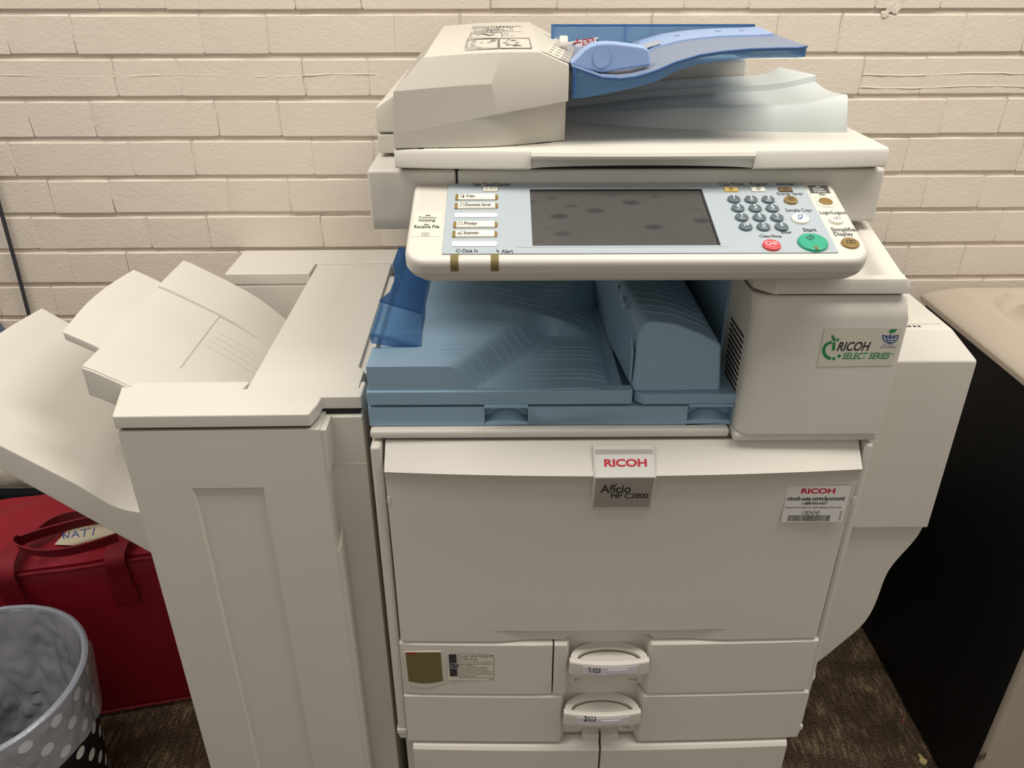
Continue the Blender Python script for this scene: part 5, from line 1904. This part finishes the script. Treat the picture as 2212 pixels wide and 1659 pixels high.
_nt.links.new(_t.outputs[0], _m.inputs[1]); _nt.links.new(_b.outputs[0], _m.inputs[2])
_nt.links.new(_m.outputs[0], _nt.nodes['Material Output'].inputs['Surface'])
from mathutils import noise as mn
def crease(p, sc_): 
    q = Vector(p) * sc_
    return abs(mn.noise(q)) + 0.55 * abs(mn.noise(q * 2.1 + Vector((3, 1, 7))))
lin = root('bin_liner', (bcx, bcy, FLOOR + 0.02), 'crumpled clear plastic bag lining the polka dot waste basket', 'bin liner')
bm = B()
NA, NV = 170, 46
lp = []
# from inside bottom, up the inside, over the rim and down the outside
for i in range(40): 
    t = i / 39
    zz = FLOOR + 0.06 + (BZ + 0.004 - FLOOR - 0.06) * t
    lp.append((cone(zz) * (0.60 + 0.375 * t ** 0.55), zz, 0.020 * (1 - t) ** 0.5 + 0.0035, 'in'))
lp += [(cone(BZ) + 0.0005, BZ + 0.0062, 0.0012, 'rim'), (cone(BZ) + 0.0042, BZ + 0.0035, 0.0012, 'rim'), (cone(BZ) + 0.0048, BZ - 0.004, 0.001, 'out')]
for i in range(1, 12):
    t = i / 11
    zz = BZ - 0.004 - 0.095 * t
    lp.append((cone(zz) + 0.0055 + 0.003 * t, zz, 0.004, 'out'))
rings = []
for r, zz, amp, w in lp:
    ring_ = []
    for k in range(NA):
        a = 2 * math.pi * k / NA
        p = (r * math.cos(a), r * math.sin(a), zz)
        if w == 'in': d = -amp * (1.1 * crease((p[0], p[1], p[2] * 0.5), 11) + 0.55 * crease((p[0] + 3, p[1], p[2] * 0.8), 27)) + amp * 0.35
        elif w == 'out':
            d = amp * 1.4 * (abs(mn.noise(Vector((a * 6, zz * 5, 2)))))
        else: d = amp * mn.noise(Vector((a * 14, 0, 5)))
        zz2 = zz + (0.012 * mn.noise(Vector((a * 2.2, 9, 1))) * min(1, (BZ - zz) / 0.09) if w == 'out' else 0)
        rr = max(0.004, r + d)
        if w == 'out': rr = max(rr, cone(min(zz2, BZ)) + 0.0022)
        if w == 'in': rr = min(rr, cone(max(FLOOR, zz2)) - 0.005)
        ring_.append((bcx + rr * math.cos(a), bcy + rr * math.sin(a), zz2))
    rings.append(ring_)
loft(bm, rings, caps=False)
bot = bm.faces.new([v for v in bm.verts[:NA]]) if False else None
finish('film', bm, LIN, lin, smooth=22, clean=True)
bm = B()
loft(bm, [[(bcx + (r * math.cos(2 * math.pi * k / 72)), bcy + r * math.sin(2 * math.pi * k / 72), BZ + zz + 0.0012 * mn.noise(Vector((k * 1.3, 2, 0)))) for k in range(72)] for r, zz in
          ((cone(BZ) - 0.0055, 0.001), (cone(BZ) - 0.004, 0.0062), (cone(BZ) + 0.001, 0.0078), (cone(BZ) + 0.0050, 0.005), (cone(BZ) + 0.0054, 0.0005))], caps=False)
finish('rolled_edge', bm, mat('gathered_liner_edge', (0.27, 0.29, 0.35), 0.25, 0.6, 1.0, 160), lin, smooth=40)

# ================================================================== RED COOLER BAG
bg0 = flat(FLOOR).at(219, 1546)
bg1 = flat(FLOOR).at(415, 1512)
du = (bg1 - bg0).normalized()
dv = Vector((-du.y, du.x, 0))
RED = mat('red_woven_fabric', (0.27, 0.006, 0.018), 0.55, 0.35, 0.5, 500, vary=0.12)
REDD = mat('red_webbing', (0.20, 0.005, 0.014), 0.6, 0.3, 0.6, 700)
bag = root('cooler_bag', tuple((bg0 + dv * 0.13)), 'red zip-top cooler bag with webbing handles behind the waste basket', 'bag')
UL, UR, DV, HB_ = -0.235, 0.262, 0.262, 0.375
def bp(u, v, h): return bg0 + du * u + dv * v + Vector((0, 0, h))
bm = B()
def bagring(h, ins, lean=0.0):
    r = []
    for (ua, va) in ((UL, 0), (UR, 0), (UR, DV), (UL, DV)):
        pass
    for u, v in prect(UL + ins, UR - ins, ins + lean, DV - ins, 0.02, 0.02, 3):
        wob = 0.004 * mn.noise(Vector((u * 9, v * 9, h * 8)))
        r.append(bp(u, v + wob, h))
    return r
loft(bm, [bagring(0.003, 0.004), bagring(0.06, 0.0), bagring(0.15, -0.003), bagring(0.25, -0.002, 0.004), bagring(0.33, 0.0, 0.006), bagring(0.366, 0.001, 0.008), bagring(0.375, 0.006, 0.010)])
finish('body', bm, RED, bag, smooth=50)
bm = B()
def flap(u, v):
    uu = UL + 0.006 + (UR - UL - 0.012) * u
    vv = 0.012 + (DV - 0.022) * v
    h = 0.378 + 0.018 * math.sin(math.pi * v) * math.sin(math.pi * min(1, max(0, u))) + 0.010 * mn.noise(Vector((u * 5, v * 4, 3)))
    return bp(uu, vv, h)
surf(bm, 20, 12, flap, lambda u, v: flap(u, v) - Vector((0, 0, 0.006)))
finish('lid_flap', bm, RED, bag, smooth=50)
bm = B()
tube(bm, [bp(UL + 0.01 + (UR - UL - 0.02) * i / 20, 0.004, 0.3735 + 0.001 * math.sin(i)) for i in range(21)], 0.0042, 8)
finish('piping', bm, REDD, bag, smooth=60)
bm = B()
tube(bm, [bp(UL + 0.004 + (UR - UL - 0.008) * i / 10, -0.0015, 0.010) for i in range(11)], 0.003, 6)
finish('piping', bm, REDD, bag, smooth=60)
def strap(path, w, th, nm, m=REDD):
    """flat webbing: path points with their across direction"""
    bm = B()
    P = [Vector(p) for p, _ in path]
    A = [Vector(a).normalized() for _, a in path]
    rings = []
    for i, p in enumerate(P):
        d = (P[min(i + 1, len(P) - 1)] - P[max(i - 1, 0)]).normalized()
        a = (A[i] - d * A[i].dot(d)).normalized()
        nrm = d.cross(a) * (th / 2)
        rings.append([p - a * w / 2 - nrm, p + a * w / 2 - nrm, p + a * w / 2 + nrm, p - a * w / 2 + nrm])
    loft(bm, rings)
    return finish(nm, bm, m, bag, smooth=50)
def smooth_path(pts, n=8):
    out = []
    P = [(Vector(p), Vector(a)) for p, a in pts]
    for i in range(len(P) - 1):
        p0, p1, p2, p3 = P[max(i - 1, 0)][0], P[i][0], P[i + 1][0], P[min(i + 2, len(P) - 1)][0]
        for k in range(n):
            t = k / n
            q = 0.5 * ((2 * p1) + (p2 - p0) * t + (2 * p0 - 5 * p1 + 4 * p2 - p3) * t * t + (3 * p1 - p0 - 3 * p2 + p3) * t ** 3)
            out.append((q, P[i][1].lerp(P[i + 1][1], t)))
    out.append(P[-1])
    return out
# front handle: stitched to the front face, standing up and folding back over the lid
ua, ub = -0.068, 0.112
up = Vector((0, 0, 1))
# stubs of the front handle, stitched to the front face and folded over the lid's edge
strap(smooth_path([(bp(ua, -0.005, 0.285), du), (bp(ua, -0.005, 0.340), du), (bp(ua + 0.001, -0.012, 0.390), du), (bp(ua + 0.006, 0.012, 0.412), du + up * 0.1), (bp(ua + 0.018, 0.045, 0.418), du + up * 0.2), (bp(ua + 0.045, 0.070, 0.424), du * 0.6 - dv * 0.4 + up * 0.5),
                   (bp(ua + 0.090, 0.082, 0.430), up - dv * 0.4), (bp(ua + 0.150, 0.085, 0.432), up - dv * 0.5), (bp(ub + 0.050, 0.095, 0.428), up - dv * 0.4)]), 0.034, 0.0026, 'handle')
strap(smooth_path([(bp(ub, -0.005, 0.285), du), (bp(ub, -0.005, 0.345), du), (bp(ub, -0.010, 0.386), du), (bp(ub + 0.004, 0.015, 0.402), du), (bp(ub + 0.020, 0.060, 0.408), du), (bp(ub + 0.05, 0.11, 0.412), du)]), 0.034, 0.0026, 'handle')
# rear handle flopped forward: a loop with its bend to the left
hpz = flat(FLOOR + 0.445)
lp_ = [hpz.at(*q) for q in ((215, 1122), (170, 1130), (105, 1147), (58, 1162), (38, 1172), (45, 1184), (85, 1194), (140, 1192), (200, 1178), (255, 1160))]
strap(smooth_path([(p, up - dv * 0.55) for p in lp_]), 0.030, 0.0026, 'handle')
for u in (ua, ub):
    bm = B()
    loft(bm, [[bp(u - 0.021, -0.0055, 0.278), bp(u + 0.021, -0.0055, 0.278), bp(u + 0.021, -0.0055, 0.320), bp(u - 0.021, -0.0055, 0.320)], [bp(u - 0.021, -0.002, 0.278), bp(u + 0.021, -0.002, 0.278), bp(u + 0.021, -0.002, 0.320), bp(u - 0.021, -0.002, 0.320)]])
    finish('stitched_patch', bm, REDD, bag, 0.0008)
# sheet of paper lying on the bag's lid
ps = B()
hz = FLOOR + 0.405
PPA = Plane(bp(0, 0.15, 0.405), du, dv + Vector((0, 0, 0.12)))
c_ = [PPA.at(*q) for q in ((118, 1177), (168, 1122), (262, 1140), (258, 1165), (190, 1180))]
loft(ps, [c_, [p + Vector((0, 0, 0.0012)) for p in c_]])
o = finish('paper_note', ps, mat('cream_paper', (0.66, 0.60, 0.44), 0.7), None, smooth=0)
tag(o, 'cream paper note with blue handwriting lying on the red bag', 'note')
bm = B()
PPB = Plane(PPA.p + Vector((0, 0, 0.0016)), PPA.ux, PPA.uy)
for st_ in ([(138, 1164), (135, 1151)], [(135, 1151), (147, 1162)], [(147, 1162), (150, 1148)], [(155, 1161), (163, 1147)], [(163, 1147), (171, 1160)], [(159, 1156), (168, 1155)], [(181, 1160), (184, 1143)], [(172, 1146), (196, 1141)], [(200, 1157), (204, 1140)]):
    ink_line(bm, PPB, st_, 0.0018, 0.0003)
finish('handwriting', bm, BLUEINK, o, smooth=0, clean=False)

# ================================================================== SMALL THINGS
# blue tub at the far left by the wall
tub = root('storage_tub', (-1.30, 1.31, FLOOR), 'blue plastic storage tub by the wall at the far left', 'tub')
BLUEP = mat('bright_blue_plastic', (0.012, 0.035, 0.22), 0.4)
bm = B()
loft(bm, [[(-1.30 + sx * (0.125 - t), 1.30 + sy * (0.085 - t), z) for sx, sy in ((-1, -1), (1, -1), (1, 1), (-1, 1))] for t, z in ((0.02, FLOOR + 0.002), (0.0, FLOOR + 0.37), (0.004, FLOOR + 0.37), (0.022, FLOOR + 0.012))])
tb = finish('tub', bm, BLUEP, tub, 0.004)
bm = B()
for xa, xb, ya, yb2 in ((-1.432, -1.168, 1.208, 1.222), (-1.432, -1.168, 1.378, 1.392), (-1.432, -1.418, 1.222, 1.378), (-1.182, -1.168, 1.222, 1.378)):
    box(bm, xa, xb, ya, yb2, FLOOR + 0.36, FLOOR + 0.375)
finish('rim', bm, BLUEP, tub, 0.003)
# hanging cable and the grey leaning rod at the far left
CB = mat('dark_grey_cable', (0.035, 0.037, 0.045), 0.5)
a = Plane((0, 1.405, 0), (1, 0, 0), (0, 0, 1))
bm = B()
c1, c2 = a.at(-8, 420), a.at(72, 716)
tube(bm, [c1 + (c1 - c2) * 2.6, c1 + (c1 - c2) * 0.3, c1, c1.lerp(c2, 0.5) + Vector((0.001, 0, 0)), c2, Vector((c2.x - 0.002, 1.405, 0.30)), Vector((c2.x - 0.003, 1.402, 0.12)), Vector((c2.x - 0.002, 1.402, -0.05)), Vector((c2.x - 0.002, 1.402, FLOOR + 0.004))], 0.0036, 8)
tag(finish('cable', bm, CB, None, smooth=60), 'dark cable hanging down the brick wall at the far left', 'cable', 'cables by the wall')
bm = B()
c1, c2 = a.at(-30, 665), a.at(30, 747)
tube(bm, [c1 + (c1 - c2) * 1.0, c1, c2, Vector((c2.x + 0.004, 1.40, 0.35)), Vector((c2.x + 0.004, 1.40, FLOOR + 0.005))], 0.0045, 8)
tag(finish('cable', bm, mat('blue_grey_cable', (0.10, 0.12, 0.19), 0.4), None, smooth=60), 'thick blue-grey cable slanting behind the lower finisher tray', 'cable', 'cables by the wall')
# scraps on the carpet
def scrap(px, py, r, m, label, n=7):
    c = flat(FLOOR).at(px, py)
    rr = random.Random(px)
    bm = B()
    top = [c + Vector((r * rr.uniform(0.5, 1.2) * math.cos(2 * math.pi * k / n), r * rr.uniform(0.5, 1.2) * math.sin(2 * math.pi * k / n), 0.003 + 0.003 * rr.random())) for k in range(n)]
    loft(bm, [[Vector((p.x, p.y, FLOOR + 0.0008)) for p in top], top])
    tag(finish('paper_scrap', bm, m, None, smooth=0), label, 'scrap', 'scraps on the carpet')
YS_ = mat('yellow_scrap', (0.60, 0.50, 0.20), 0.7)
scrap(1994, 1646, 0.008, YS_, 'larger yellow paper scrap on the carpet beside the black bin')
scrap(1986, 1635, 0.005, YS_, 'smaller yellow paper scrap on the carpet, just behind the larger yellow one')
scrap(1950, 1558, 0.004, mat('pink_scrap', (0.50, 0.10, 0.12), 0.7), 'tiny pink scrap on the carpet beside the black bin')
